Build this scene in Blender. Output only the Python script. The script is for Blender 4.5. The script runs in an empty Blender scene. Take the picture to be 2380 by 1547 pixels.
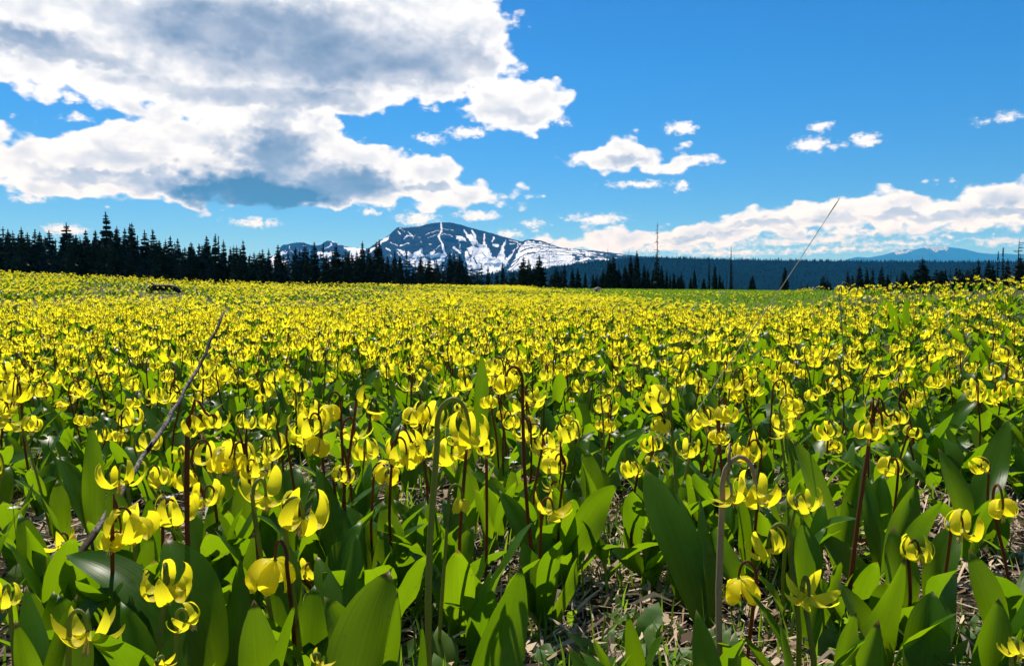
import bpy, math, random
import numpy as np
from mathutils import Vector

random.seed(7)
RNG = np.random.default_rng(11)
C = bpy.context.scene.collection
SC = bpy.context.scene
PI = math.pi

# ------------------------------------------------------------------ camera
F = 1787.0                                   # focal length in units of a 2380 wide picture
HOR = 668.0
CAMZ = 0.40
PITCH = math.atan((773.5 - HOR) / F)
cam = bpy.data.cameras.new("camera")
cam_ob = bpy.data.objects.new("camera", cam)
C.objects.link(cam_ob)
cam.sensor_width = 36.0
cam.lens = 36.0 * F / 2380.0
cam.clip_start = 0.02
cam.clip_end = 90000.0
cam_ob.location = (0, 0, CAMZ)
cam_ob.rotation_euler = (PI / 2 - PITCH, 0, 0)
SC.camera = cam_ob

# ------------------------------------------------------------------ sky, sun, exposure
SUN_EL, SUN_AZ = math.radians(54), math.radians(-22)
SKY_STRENGTH, CLOUD_LEVEL = 0.072, 0.80
SC.view_settings.view_transform = 'Standard'
SC.view_settings.look = 'None'
SC.view_settings.exposure = 0.5
SC.view_settings.gamma = 1.0
SC.view_settings.use_curve_mapping = False
SC.cycles.use_denoising = True
SC.cycles.max_bounces = 10
SC.cycles.diffuse_bounces = 4
SC.cycles.transmission_bounces = 6
SC.cycles.volume_bounces = 1
SC.cycles.sample_clamp_indirect = 4.0

def ray(px, py):
    x, y = (px - 1190.0) / F, (773.5 - py) / F
    cp, sp = math.cos(PITCH), math.sin(PITCH)
    return Vector((x, cp + y * sp, -sp + y * cp))

def at(px, py, d):
    """world point seen at photo position (px, py) whose ground distance along +Y is d"""
    r = ray(px, py)
    return Vector((0, 0, CAMZ)) + r * (d / r.y)

def project(V):
    V = np.asarray(V, float)
    x, y, z = V[:, 0], V[:, 1], V[:, 2] - CAMZ
    cp, sp = math.cos(PITCH), math.sin(PITCH)
    dep = y * cp - z * sp
    up = y * sp + z * cp
    return 1190 + F * x / dep, 773.5 - F * up / dep

def azel(px, py):
    r = ray(px, py).normalized()
    return math.degrees(math.atan2(r.x, r.y)), math.degrees(math.asin(r.z))

class NT:
    """small helper that writes node trees"""
    def __init__(self, tree):
        self.t = tree
        self.n = tree.nodes
        self.n.clear()
    def new(self, typ, **kw):
        nd = self.n.new(typ)
        for k, v in kw.items():
            setattr(nd, k, v)
        return nd
    def put(self, sock, v):
        if v is None:
            return
        if isinstance(v, bpy.types.NodeSocket):
            self.t.links.new(v, sock)
        else:
            sock.default_value = v
    def math(self, op, a, b=None, c=None, clamp=False):
        nd = self.new('ShaderNodeMath', operation=op, use_clamp=clamp)
        for i, v in enumerate((a, b, c)):
            self.put(nd.inputs[i], v)
        return nd.outputs[0]
    def vmath(self, op, a, b=None, c=None):
        nd = self.new('ShaderNodeVectorMath', operation=op)
        for i, v in enumerate((a, b, c)):
            if v is not None:
                self.put(nd.inputs[i], v)
        return nd.outputs['Value'] if op in ('LENGTH', 'DOT_PRODUCT', 'DISTANCE') else nd.outputs[0]
    def ramp(self, x, lo, hi, a=0.0, b=1.0, smooth=True):
        nd = self.new('ShaderNodeMapRange', interpolation_type='SMOOTHSTEP' if smooth else 'LINEAR')
        for i, v in enumerate((x, lo, hi, a, b)):
            self.put(nd.inputs[i], v)
        return nd.outputs[0]
    def mix(self, f, a, b):
        nd = self.new('ShaderNodeMix', data_type='RGBA')
        self.put(nd.inputs[0], f)
        self.put(nd.inputs[6], a if isinstance(a, bpy.types.NodeSocket) else (*a, 1))
        self.put(nd.inputs[7], b if isinstance(b, bpy.types.NodeSocket) else (*b, 1))
        return nd.outputs[2]
    def noise(self, vec, scale, detail=4, rough=0.5, dist=0.0):
        nd = self.new('ShaderNodeTexNoise')
        self.put(nd.inputs['Vector'], vec)
        nd.inputs['Scale'].default_value = scale
        nd.inputs['Detail'].default_value = detail
        nd.inputs['Roughness'].default_value = rough
        nd.inputs['Distortion'].default_value = dist
        return nd.outputs['Fac']
    def voro(self, vec, scale, detail=3, rough=0.55, smooth=0.6):
        nd = self.new('ShaderNodeTexVoronoi', feature='SMOOTH_F1')
        self.put(nd.inputs['Vector'], vec)
        nd.inputs['Scale'].default_value = scale
        nd.inputs['Detail'].default_value = detail
        nd.inputs['Roughness'].default_value = rough
        nd.inputs['Lacunarity'].default_value = 2.2
        nd.inputs['Smoothness'].default_value = smooth
        return nd.outputs['Distance']

# clouds: centre (photo px), radii (px)
BIG = [(150, 40, 330, 110), (60, 120, 260, 90), (420, 130, 330, 130), (700, 60, 420, 150), (980, 90, 210, 130), (1090, 120, 130, 75), (560, 200, 250, 80),
       (760, 200, 230, 70), (420, 240, 110, 40), (960, 185, 140, 44), (200, 150, 150, 75),
       (1205, 243, 112, 54),
       (620, 295, 170, 60), (240, 370, 210, 60), (60, 385, 130, 45), (420, 350, 200, 66), (140, 415, 170, 34), (680, 360, 160, 90), (600, 430, 220, 55), (780, 400, 190, 70), (880, 430, 170, 46),
       (1010, 425, 70, 45), (1060, 455, 110, 24), (330, 425, 200, 28),
       (1450, 364, 104, 34), (1540, 380, 48, 18), (1440, 344, 44, 26), (-30, 315, 60, 28),
       (2360, 470, 120, 42), (2200, 480, 130, 30), (2060, 490, 130, 32), (1920, 500, 110, 32), (1780, 520, 130, 26), (1640, 540, 120, 24), (1500, 556, 130, 17), (1380, 568, 100, 11), (2500, 455, 160, 50), (2150, 505, 220, 20)]
SMALL = [(1000, 322, 30, 10), (1085, 308, 48, 13), (1303, 283, 17, 8), (1003, 252, 17, 7), (1583, 298, 38, 16), (1480, 428, 62, 9), (1585, 432, 17, 12), (1907, 293, 27, 11),
         (1885, 336, 42, 18), (1930, 340, 26, 6), (2013, 325, 37, 16), (2282, 283, 20, 8), (2342, 272, 32, 12), (1388, 509, 70, 12), (1235, 520, 28, 8), (970, 507, 48, 15), (1110, 501, 50, 11),
         (860, 492, 17, 8), (595, 517, 55, 10), (65, 460, 40, 10), (150, 533, 52, 12), (180, 272, 26, 9), (165, 222, 32, 15), (2133, 548, 36, 8), (1180, 545, 34, 10), (2200, 550, 14, 5),
         (2330, 560, 60, 8), (1560, 576, 180, 9), (1850, 560, 160, 10), (1990, 540, 200, 9), (2250, 525, 160, 8), (1700, 588, 140, 7), (1950, 580, 170, 6), (2080, 565, 120, 6), (640, 180, 0.1, 0.1)]
CLOUD_SHADE = [(640, 80, 400, 95, 0.62), (760, 140, 420, 80, 0.55), (1030, 130, 150, 65, 0.40), (70, 95, 190, 42, 0.50), (190, 135, 160, 34, 0.40), (640, 225, 330, 34, 0.40), (380, 200, 150, 28, 0.32),  # painted cloud shade: centre, radii, strength of the grey
        (600, 452, 300, 62, 1.0), (650, 360, 110, 90, 0.66), (800, 425, 150, 50, 0.72), (300, 415, 220, 24, 0.50), (330, 360, 220, 22, 0.20), (1000, 442, 80, 15, 0.45), (1460, 378, 70, 18, 0.42),
        (2150, 500, 330, 16, 0.40), (1850, 525, 220, 13, 0.40), (1640, 552, 160, 10, 0.34), (2360, 490, 120, 14, 0.40), (1980, 548, 200, 8, 0.38), (1210, 266, 90, 18, 0.20)]

world = bpy.data.worlds.new("World")
SC.world = world
world.use_nodes = True
def build_world():
    w = NT(world.node_tree)
    sky = w.new('ShaderNodeTexSky', sky_type='NISHITA', sun_disc=False)
    sky.sun_elevation = SUN_EL
    sky.sun_rotation = SUN_AZ
    sky.altitude = 1900
    sky.air_density = 1.0
    sky.dust_density = 0.25
    sky.ozone_density = 3.0
    hsv = w.new('ShaderNodeHueSaturation')
    hsv.inputs['Saturation'].default_value = 1.22
    w.put(hsv.inputs['Color'], sky.outputs[0])
    tint = w.new('ShaderNodeMix', data_type='RGBA', blend_type='MULTIPLY')
    tint.inputs[0].default_value = 1.0
    w.put(tint.inputs[6], hsv.outputs[0]); tint_at = tint.inputs[7]
    tc = w.new('ShaderNodeTexCoord')
    d = tc.outputs['Generated']
    sx = w.new('ShaderNodeSeparateXYZ'); w.put(sx.inputs[0], d)
    az = w.math('MULTIPLY', w.math('ARCTAN2', sx.outputs[0], sx.outputs[1]), 57.2958)
    el = w.math('MULTIPLY', w.math('ARCSINE', sx.outputs[2]), 57.2958)
    cv = w.new('ShaderNodeCombineXYZ'); w.put(cv.inputs[0], az); w.put(cv.inputs[1], el)
    w.put(tint_at, w.mix(w.ramp(el, 1.0, 17.0), (0.50, 0.72, 1.0), (0.43, 0.97, 1.25)))
    A = cv.outputs[0]
    P = w.vmath('MULTIPLY', d, (57.3, 57.3, 90.0))
    # domain warp so that outlines are never ellipses
    wn = w.new('ShaderNodeTexNoise'); w.put(wn.inputs['Vector'], P)
    wn.inputs['Scale'].default_value = 0.32; wn.inputs['Detail'].default_value = 3
    warp = w.vmath('MULTIPLY', w.vmath('SUBTRACT', wn.outputs['Color'], (0.5, 0.5, 0.5)), (4.2, 2.0, 0.0))
    wn2 = w.new('ShaderNodeTexNoise'); w.put(wn2.inputs['Vector'], P)
    wn2.inputs['Scale'].default_value = 1.3; wn2.inputs['Detail'].default_value = 4
    warp2 = w.vmath('MULTIPLY', w.vmath('SUBTRACT', wn2.outputs['Color'], (0.5, 0.5, 0.5)), (1.5, 0.7, 0.0))
    AW = w.vmath('ADD', A, warp)
    AS = w.vmath('ADD', A, warp2)
    def blob(vec, px, py, rx, ry):
        a, e = azel(px, py)
        ax = abs(azel(px + rx, py)[0] - azel(px - rx, py)[0]) / 2
        ey = abs(azel(px, py + ry)[1] - azel(px, py - ry)[1]) / 2
        q = w.vmath('MULTIPLY_ADD', vec, (1 / ax, 1 / ey, 0), (-a / ax, -e / ey, 0))
        return w.vmath('LENGTH', q), min(ax, ey)
    def union(vec, lst, k):
        acc = None
        for b in lst:
            r, m = blob(vec, *b[:4])
            s = w.math('MULTIPLY_ADD', r, -m, m)           # signed depth in degrees
            acc = s if acc is None else w.new_smax(acc, s, k)
        return acc
    def smax(a, b, k):
        nd = w.new('ShaderNodeMath', operation='SMOOTH_MAX')
        w.put(nd.inputs[0], a); w.put(nd.inputs[1], b); nd.inputs[2].default_value = k
        return nd.outputs[0]
    w.new_smax = smax
    sA = union(AW, BIG, 0.6)
    sB = union(AS, SMALL, 0.1)
    def puff(vec, dv=3.2, dn=5):
        v = w.voro(vec, 0.62, dv, 0.42, 0.8)
        n = w.noise(vec, 0.34, dn, 0.44)
        return w.math('SUBTRACT', w.math('MULTIPLY', n, 1.5), w.math('MULTIPLY', v, 1.25)), n
    pf, nz = puff(P)
    up = w.vmath('ADD', P, (-0.35, 0.0, 1.15))
    q1 = w.noise(P, 0.42, 4, 0.5); q2 = w.noise(up, 0.42, 4, 0.5); b1 = w.voro(P, 0.55, 2.2, 0.45, 0.9); b2 = w.voro(up, 0.55, 2.2, 0.45, 0.9)
    fine = w.noise(P, 2.2, 7, 0.6)
    hA = w.math('ADD', w.math('MULTIPLY_ADD', pf, 0.95, sA), 0.56)
    hB = w.math('ADD', sB, w.math('MULTIPLY_ADD', fine, 0.9, -0.32))
    aA = w.ramp(hA, -0.02, 0.42)
    aB = w.ramp(hB, 0.0, 0.42)
    # fair-weather clouds over the rest of the dome, out of the picture
    back = w.ramp(w.math('ABSOLUTE', az), 48.0, 75.0)
    gen = w.noise(w.vmath('MULTIPLY', d, (3.0, 3.0, 6.0)), 1.0, 7, 0.55)
    aC = w.math('MULTIPLY', w.math('MULTIPLY', w.ramp(gen, 0.55, 0.66), back), w.ramp(el, 2.0, 12.0))
    alpha = w.math('MAXIMUM', w.math('MAXIMUM', aA, w.math('MULTIPLY', aB, 0.95)), aC)
    # shade of thick parts and undersides, painted into the cloud colour
    AD = w.vmath('ADD', AW, w.vmath('MULTIPLY', warp2, (2.2, 2.2, 0.0)))
    dk = None
    for b in CLOUD_SHADE:
        r, m = blob(AD, *b[:4])
        s = w.math('MULTIPLY', w.ramp(r, 1.35, 0.3), b[4])
        dk = s if dk is None else smax(dk, s, 0.15)
    relief = w.math('ADD', w.math('MULTIPLY', w.math('SUBTRACT', q2, q1), 2.0), w.math('MULTIPLY', w.math('SUBTRACT', b1, b2), 0.55))  # light and shade of the billows towards the sun, put into the colour
    thick = w.ramp(hA, 0.15, 1.5)
    g = w.math('MULTIPLY', dk, w.math('MULTIPLY_ADD', w.noise(P, 0.26, 4, 0.45), 1.1, 0.48))
    g = w.math('MULTIPLY', g, w.math('MAXIMUM', w.ramp(hA, 0.02, 0.95), w.ramp(dk, 0.45, 0.9)))
    g = w.math('ADD', g, w.math('MULTIPLY', w.math('MULTIPLY', relief, 0.34), w.math('MULTIPLY_ADD', dk, -0.65, 0.90)))
    g = w.math('ADD', g, w.math('MULTIPLY', thick, w.math('MULTIPLY_ADD', nz, 0.3, -0.09)))
    g = w.math('MINIMUM', w.math('MAXIMUM', g, 0.0), 1.0)
    col = w.new('ShaderNodeValToRGB')
    cr = col.color_ramp
    cr.elements[0].position = 0.0; cr.elements[0].color = (1.0, 1.0, 1.0, 1)
    cr.elements[1].position = 1.0; cr.elements[1].color = (0.07, 0.16, 0.28, 1)
    for p, c in ((0.12, (0.90, 0.92, 0.95, 1)), (0.35, (0.58, 0.63, 0.73, 1)), (0.65, (0.28, 0.36, 0.50, 1))):
        e = cr.elements.new(p); e.color = c
    w.put(col.inputs[0], g)
    bs = w.new('ShaderNodeBackground'); w.put(bs.inputs[0], tint.outputs[2]); bs.inputs[1].default_value = SKY_STRENGTH
    bc = w.new('ShaderNodeBackground'); w.put(bc.inputs[0], col.outputs[0]); bc.inputs[1].default_value = CLOUD_LEVEL
    ms = w.new('ShaderNodeMixShader')
    w.put(ms.inputs[0], alpha); w.put(ms.inputs[1], bs.outputs[0]); w.put(ms.inputs[2], bc.outputs[0])
    out = w.new('ShaderNodeOutputWorld')
    w.put(out.inputs[0], ms.outputs[0])
build_world()
world.cycles.sampling_method = 'MANUAL'
world.cycles.sample_map_resolution = 512

sun = bpy.data.lights.new("sun", 'SUN')
sun.energy = 5.0
sun.angle = math.radians(0.53)
sun.color = (1.0, 0.955, 0.87)
sun_ob = bpy.data.objects.new("sun", sun)
C.objects.link(sun_ob)
SUND = Vector((math.sin(SUN_AZ) * math.cos(SUN_EL), math.cos(SUN_AZ) * math.cos(SUN_EL), math.sin(SUN_EL)))
sun_ob.rotation_euler = SUND.to_track_quat('Z', 'Y').to_euler()
sun_ob.location = (0, 0, 60)

# ------------------------------------------------------------------ helpers
def tag(o, label=None, cat=None, group=None, kind=None):
    if label: o['label'] = label
    if cat: o['category'] = cat
    if group: o['group'] = group
    if kind: o['kind'] = kind
    return o

def make_mesh(name, V, T, mats, midx=None, smooth=True, uv=None, attr=None):
    """V (n,3); T (m,3) triangles or list of face index lists"""
    me = bpy.data.meshes.new(name)
    V = np.asarray(V, np.float32)
    if isinstance(T, np.ndarray):
        n = len(T); k = T.shape[1]
        me.vertices.add(len(V)); me.vertices.foreach_set("co", V.ravel())
        me.loops.add(n * k); me.loops.foreach_set("vertex_index", T.astype(np.int32).ravel())
        me.polygons.add(n); me.polygons.foreach_set("loop_start", np.arange(0, n * k, k, dtype=np.int32))
        me.polygons.foreach_set("loop_total", np.full(n, k, np.int32))
    else:
        me.from_pydata([tuple(map(float, v)) for v in V], [], T)
    for m in mats:
        me.materials.append(m)
    if midx is not None:
        me.polygons.foreach_set("material_index", np.asarray(midx, np.int32))
    if smooth:
        me.polygons.foreach_set("use_smooth", np.ones(len(me.polygons), bool))
    if uv is not None:
        ul = me.uv_layers.new(name="UVMap")
        li = np.empty(len(me.loops), np.int32); me.loops.foreach_get("vertex_index", li)
        ul.data.foreach_set("uv", np.asarray(uv, np.float32)[li].ravel())
    if attr:
        for k, v in attr.items():
            a = me.attributes.new(k, 'FLOAT', 'POINT'); a.data.foreach_set("value", np.asarray(v, np.float32))
    me.update(calc_edges=True)
    return me

def link(name, data, parent=None, loc=(0, 0, 0), rot=(0, 0, 0), scale=None):
    o = bpy.data.objects.new(name, data)
    C.objects.link(o)
    o.location = loc; o.rotation_euler = rot
    if scale is not None: o.scale = scale
    if parent is not None: o.parent = parent
    return o

def grid_tris(nu, nv, off=0):
    """triangles of a (nu x nv) vertex grid, row-major in u"""
    i = np.arange(nu - 1)[:, None] * nv + np.arange(nv - 1)[None, :]
    i = i.ravel() + off
    return np.concatenate([np.stack([i, i + nv, i + 1], 1), np.stack([i + 1, i + nv, i + nv + 1], 1)])

def catmull(pts, n):
    p = np.asarray(pts, float)
    p = np.vstack([2 * p[0] - p[1], p, 2 * p[-1] - p[-2]])
    m = len(p) - 3
    out = []
    for t in np.linspace(0, m - 1e-6, n):
        i = int(t); f = t - i
        a, b, c, d = p[i:i + 4]
        out.append(0.5 * (2 * b + (c - a) * f + (2 * a - 5 * b + 4 * c - d) * f * f + (3 * b - a - 3 * c + d) * f ** 3))
    return np.array(out)

def tube(path, rad, sides=6, cap=True):
    path = np.asarray(path, float); n = len(path)
    rad = np.broadcast_to(np.asarray(rad, float), (n,))
    T = np.gradient(path, axis=0); T /= np.linalg.norm(T, axis=1)[:, None] + 1e-12
    ref = np.array([0.31, 0.95, 0.05]); U = np.empty_like(path)
    for i in range(n):
        u = (ref if i == 0 else U[i - 1]) - T[i] * np.dot(ref if i == 0 else U[i - 1], T[i])
        U[i] = u / (np.linalg.norm(u) + 1e-12)
    W = np.cross(T, U)
    a = np.linspace(0, 2 * PI, sides, endpoint=False)
    V = path[:, None] + rad[:, None, None] * (np.cos(a)[None, :, None] * U[:, None] + np.sin(a)[None, :, None] * W[:, None])
    V = V.reshape(-1, 3)
    f = []
    for i in range(n - 1):
        for j in range(sides):
            p, q = i * sides + j, i * sides + (j + 1) % sides
            f += [(p, q, q + sides), (p, q + sides, p + sides)]
    if cap:
        c = len(V); V = np.vstack([V, path[-1] + T[-1] * rad[-1] * 0.6, path[0]])
        for j in range(sides):
            f.append(((n - 1) * sides + j, (n - 1) * sides + (j + 1) % sides, c))
            f.append(((j + 1) % sides, j, c + 1))
    return V, np.array(f)

def merge(parts):
    Vs, Ts, off = [], [], 0
    for V, T in parts:
        Vs.append(np.asarray(V, float)); Ts.append(np.asarray(T) + off); off += len(V)
    return np.vstack(Vs), np.vstack(Ts)

_perm = np.random.default_rng(3).random((256, 256))
def vnoise(x, y):
    xi, yi = np.floor(x).astype(int), np.floor(y).astype(int)
    fx, fy = x - xi, y - yi
    fx = fx * fx * (3 - 2 * fx); fy = fy * fy * (3 - 2 * fy)
    g = lambda a, b: _perm[a & 255, b & 255]
    return (g(xi, yi) * (1 - fx) + g(xi + 1, yi) * fx) * (1 - fy) + (g(xi, yi + 1) * (1 - fx) + g(xi + 1, yi + 1) * fx) * fy
def fbm(x, y, o=5, gain=0.5, ridged=False):
    x = np.asarray(x, float); y = np.asarray(y, float)
    s, a, t = 0.0, 1.0, 0.0
    for k in range(o):
        n = vnoise(x * 2 ** k + 17.3 * k, y * 2 ** k + 9.1 * k)
        s = s + a * (1 - np.abs(2 * n - 1) if ridged else n); t += a; a *= gain
    return s / t

def smooth(x, a, b):
    t = np.clip((np.asarray(x, float) - a) / (b - a), 0, 1)
    return t * t * (3 - 2 * t)

# ------------------------------------------------------------------ materials
def mat(name):
    m = bpy.data.materials.new(name); m.use_nodes = True
    return m, NT(m.node_tree)

def finish(w, surf, disp=None):
    out = w.new('ShaderNodeOutputMaterial')
    w.put(out.inputs['Surface'], surf)

def principled(w, col, rough=0.6, spec=0.3, normal=None):
    b = w.new('ShaderNodeBsdfPrincipled')
    if isinstance(col, bpy.types.NodeSocket): w.put(b.inputs['Base Color'], col)
    else: b.inputs['Base Color'].default_value = (*col, 1)
    w.put(b.inputs['Roughness'], rough)
    b.inputs['Specular IOR Level'].default_value = spec
    if normal is not None: w.put(b.inputs['Normal'], normal)
    return b.outputs[0]

def bump(w, h, strength, dist):
    n = w.new('ShaderNodeBump')
    n.inputs['Strength'].default_value = strength; n.inputs['Distance'].default_value = dist
    w.put(n.inputs['Height'], h)
    return n.outputs[0]

def thin_mat(name, c1, c2, t1, t2, fac, rough, spec, veins=0.0, vein_n=9, blemish=False):
    """thin plant tissue: reflects one colour, lets another through; varies from piece to piece"""
    m, w = mat(name)
    geo = w.new('ShaderNodeNewGeometry')
    rnd = geo.outputs['Random Per Island']
    oi = w.new('ShaderNodeObjectInfo').outputs['Random']
    r = w.math('FRACT', w.math('ADD', rnd, oi))
    pos = geo.outputs['Position']
    nz = w.noise(pos, 45.0, 3)
    f = w.math('ADD', w.math('MULTIPLY', r, 0.75), w.math('MULTIPLY', nz, 0.25))
    base = w.mix(f, c1, c2); tr = w.mix(f, t1, t2)
    normal = None
    if veins:
        uv = w.new('ShaderNodeUVMap'); sx = w.new('ShaderNodeSeparateXYZ'); w.put(sx.inputs[0], uv.outputs[0])
        rib = w.ramp(w.noise(w.vmath('MULTIPLY', uv.outputs[0], (vein_n * 2.2, 0.7, 0)), 1.0, 3, 0.6), 0.3, 0.7)
        mid = w.ramp(w.math('ABSOLUTE', w.math('SUBTRACT', sx.outputs[0], 0.5)), 0.0, 0.035)
        k = w.math('MULTIPLY', w.math('MULTIPLY_ADD', rib, veins, 1.0 - veins), w.math('MULTIPLY_ADD', mid, 0.25, 0.75))
        tr = w.mix(k, w.mix(0.45, tr, (0.02, 0.05, 0.0)), tr)
        normal = bump(w, rib, 0.12, 0.001)
    if name.startswith('petal_y'):
        throat = w.math('MULTIPLY', w.ramp(sx.outputs[1], 0.30, 0.02), w.math('GREATER_THAN', sx.outputs[0], 0.0))
        base = w.mix(w.math('MULTIPLY', throat, 0.6), base, (0.62, 0.66, 0.06)); tr = w.mix(w.math('MULTIPLY', throat, 0.5), tr, (0.62, 0.68, 0.04))
    if blemish:
        spot = w.ramp(w.noise(pos, 130.0, 3, 0.6), 0.66, 0.72)
        tipz = w.ramp(w.math('ADD', sx.outputs[1], w.math('MULTIPLY', r, 0.05)), 0.985, 1.02)
        spot = w.math('MAXIMUM', w.math('MULTIPLY', spot, 0.55), tipz)
        base = w.mix(spot, base, (0.16, 0.10, 0.035)); tr = w.mix(spot, tr, (0.20, 0.12, 0.02))
        base = w.mix(w.math('MULTIPLY', w.ramp(rib, 0.2, 0.9), 0.35), base, w.mix(0.5, base, (0.09, 0.17, 0.03)))
    p = principled(w, base, rough, spec, normal)
    t = w.new('ShaderNodeBsdfTranslucent'); w.put(t.inputs[0], tr)
    if normal is not None: w.put(t.inputs['Normal'], normal)
    ms = w.new('ShaderNodeMixShader'); ms.inputs[0].default_value = fac
    w.put(ms.inputs[1], p); w.put(ms.inputs[2], t.outputs[0])
    finish(w, ms.outputs[0])
    return m

def solid_mat(name, c1, c2, scale, rough=0.8, spec=0.2, bstr=0.3, bdist=0.01, detail=5, island=False):
    m, w = mat(name)
    geo = w.new('ShaderNodeNewGeometry')
    n = w.noise(geo.outputs['Position'], scale, detail, 0.6)
    f = w.ramp(n, 0.3, 0.7)
    if island:
        f = w.math('FRACT', w.math('ADD', geo.outputs['Random Per Island'], w.new('ShaderNodeObjectInfo').outputs['Random']))
    finish(w, principled(w, w.mix(f, c1, c2), rough, spec, bump(w, n, bstr, bdist) if bstr else None))
    return m

M_PETAL = thin_mat("petal_yellow", (0.93, 0.75, 0.012), (0.95, 0.82, 0.030), (0.97, 0.82, 0.008), (0.98, 0.90, 0.030), 0.60, 0.45, 0.15, 0.22, 4)
M_LEAF = thin_mat("leaf_green", (0.020, 0.085, 0.003), (0.040, 0.120, 0.004), (0.13, 0.27, 0.002), (0.26, 0.425, 0.004), 0.54, 0.34, 0.17, 0.26, 10, True)
M_BLADE = thin_mat("grass_green", (0.05, 0.13, 0.02), (0.08, 0.16, 0.025), (0.20, 0.40, 0.01), (0.30, 0.48, 0.02), 0.5, 0.5, 0.3)
M_DRYLEAF = thin_mat("straw_leaf", (0.42, 0.33, 0.21), (0.55, 0.46, 0.33), (0.5, 0.38, 0.2), (0.5, 0.4, 0.25), 0.25, 0.7, 0.1)
M_STEMB = thin_mat("stem_brown", (0.14, 0.050, 0.018), (0.19, 0.090, 0.026), (0.26, 0.09, 0.02), (0.32, 0.15, 0.03), 0.45, 0.5, 0.12)
M_STEMG = thin_mat("stem_green", (0.16, 0.20, 0.03), (0.24, 0.25, 0.05), (0.30, 0.36, 0.02), (0.36, 0.40, 0.03), 0.45, 0.5, 0.25)
M_STEMP = thin_mat("stem_grey", (0.34, 0.27, 0.14), (0.40, 0.32, 0.18), (0.40, 0.30, 0.12), (0.42, 0.34, 0.16), 0.40, 0.5, 0.15)
M_STAMEN = solid_mat("anther", (0.60, 0.36, 0.06), (0.70, 0.55, 0.22), 90, 0.6, 0.2, 0, 0, 2, True)
M_STRAW = solid_mat("dry_straw", (0.12, 0.07, 0.04), (0.50, 0.39, 0.26), 30, 0.7, 0.2, 0, 0, 2, True)
M_STALK = solid_mat("pale_straw", (0.42, 0.34, 0.20), (0.55, 0.46, 0.30), 40, 0.6, 0.2, 0)
M_NEEDLE = solid_mat("fir_needles", (0.012, 0.026, 0.010), (0.030, 0.050, 0.014), 1.2, 0.7, 0.15, 0, 0, 3)
M_BARK = solid_mat("bark", (0.05, 0.036, 0.028), (0.09, 0.07, 0.055), 3, 0.9, 0.1, 0.4, 0.03)
M_SNAG = solid_mat("dead_wood", (0.05, 0.04, 0.035), (0.12, 0.10, 0.09), 3, 0.9, 0.1, 0.4, 0.03)
M_CHAR = solid_mat("charred_wood", (0.008, 0.009, 0.011), (0.022, 0.022, 0.024), 14, 0.75, 0.25, 0.6, 0.02)
M_ROCK = solid_mat("lichen_rock", (0.10, 0.10, 0.09), (0.24, 0.23, 0.20), 5, 0.9, 0.15, 0.6, 0.05)
M_WHITE = thin_mat("petal_white", (0.75, 0.76, 0.74), (0.8, 0.8, 0.8), (0.7, 0.7, 0.7), (0.75, 0.75, 0.75), 0.3, 0.5, 0.2)

def stick_mat():
    m, w = mat("weathered_wood")
    tc = w.new('ShaderNodeTexCoord')
    v = w.vmath('MULTIPLY', tc.outputs['Object'], (260, 260, 22))
    n = w.noise(v, 1.0, 6, 0.65)
    c = w.mix(w.ramp(n, 0.35, 0.62), (0.045, 0.036, 0.030), (0.27, 0.235, 0.20))
    n2 = w.noise(tc.outputs['Object'], 30, 4, 0.6)
    c = w.mix(w.ramp(n2, 0.48, 0.62), c, (0.05, 0.035, 0.025))
    finish(w, principled(w, c, 0.85, 0.15, bump(w, n, 0.7, 0.002)))
    return m
M_STICK = stick_mat()

def ground_mat():
    m, w = mat("meadow_soil")
    geo = w.new('ShaderNodeNewGeometry')
    p = geo.outputs['Position']
    n1 = w.noise(p, 9, 6, 0.65); n2 = w.noise(p, 60, 5, 0.7); n3 = w.noise(p, 0.9, 4, 0.6)
    soil = w.mix(w.ramp(n2, 0.35, 0.7), (0.018, 0.010, 0.006), (0.085, 0.055, 0.033))
    soil = w.mix(w.ramp(n1, 0.35, 0.65), soil, (0.050, 0.032, 0.018))
    turf = w.mix(w.ramp(n1, 0.3, 0.7), (0.040, 0.058, 0.012), (0.105, 0.115, 0.030))
    turf = w.mix(w.ramp(n3, 0.52, 0.72), turf, (0.115, 0.085, 0.042))
    at_ = w.new('ShaderNodeAttribute', attribute_name='turf')
    c = w.mix(at_.outputs['Fac'], soil, turf)
    far = w.new('ShaderNodeAttribute', attribute_name='wood')
    c = w.mix(far.outputs['Fac'], c, w.mix(w.ramp(w.noise(p, 0.03, 5, 0.6), 0.3, 0.7), (0.02, 0.03, 0.015), (0.05, 0.045, 0.025)))
    finish(w, principled(w, c, 0.9, 0.1, bump(w, n2, 0.8, 0.01)))
    return m
M_GROUND = ground_mat()

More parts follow.
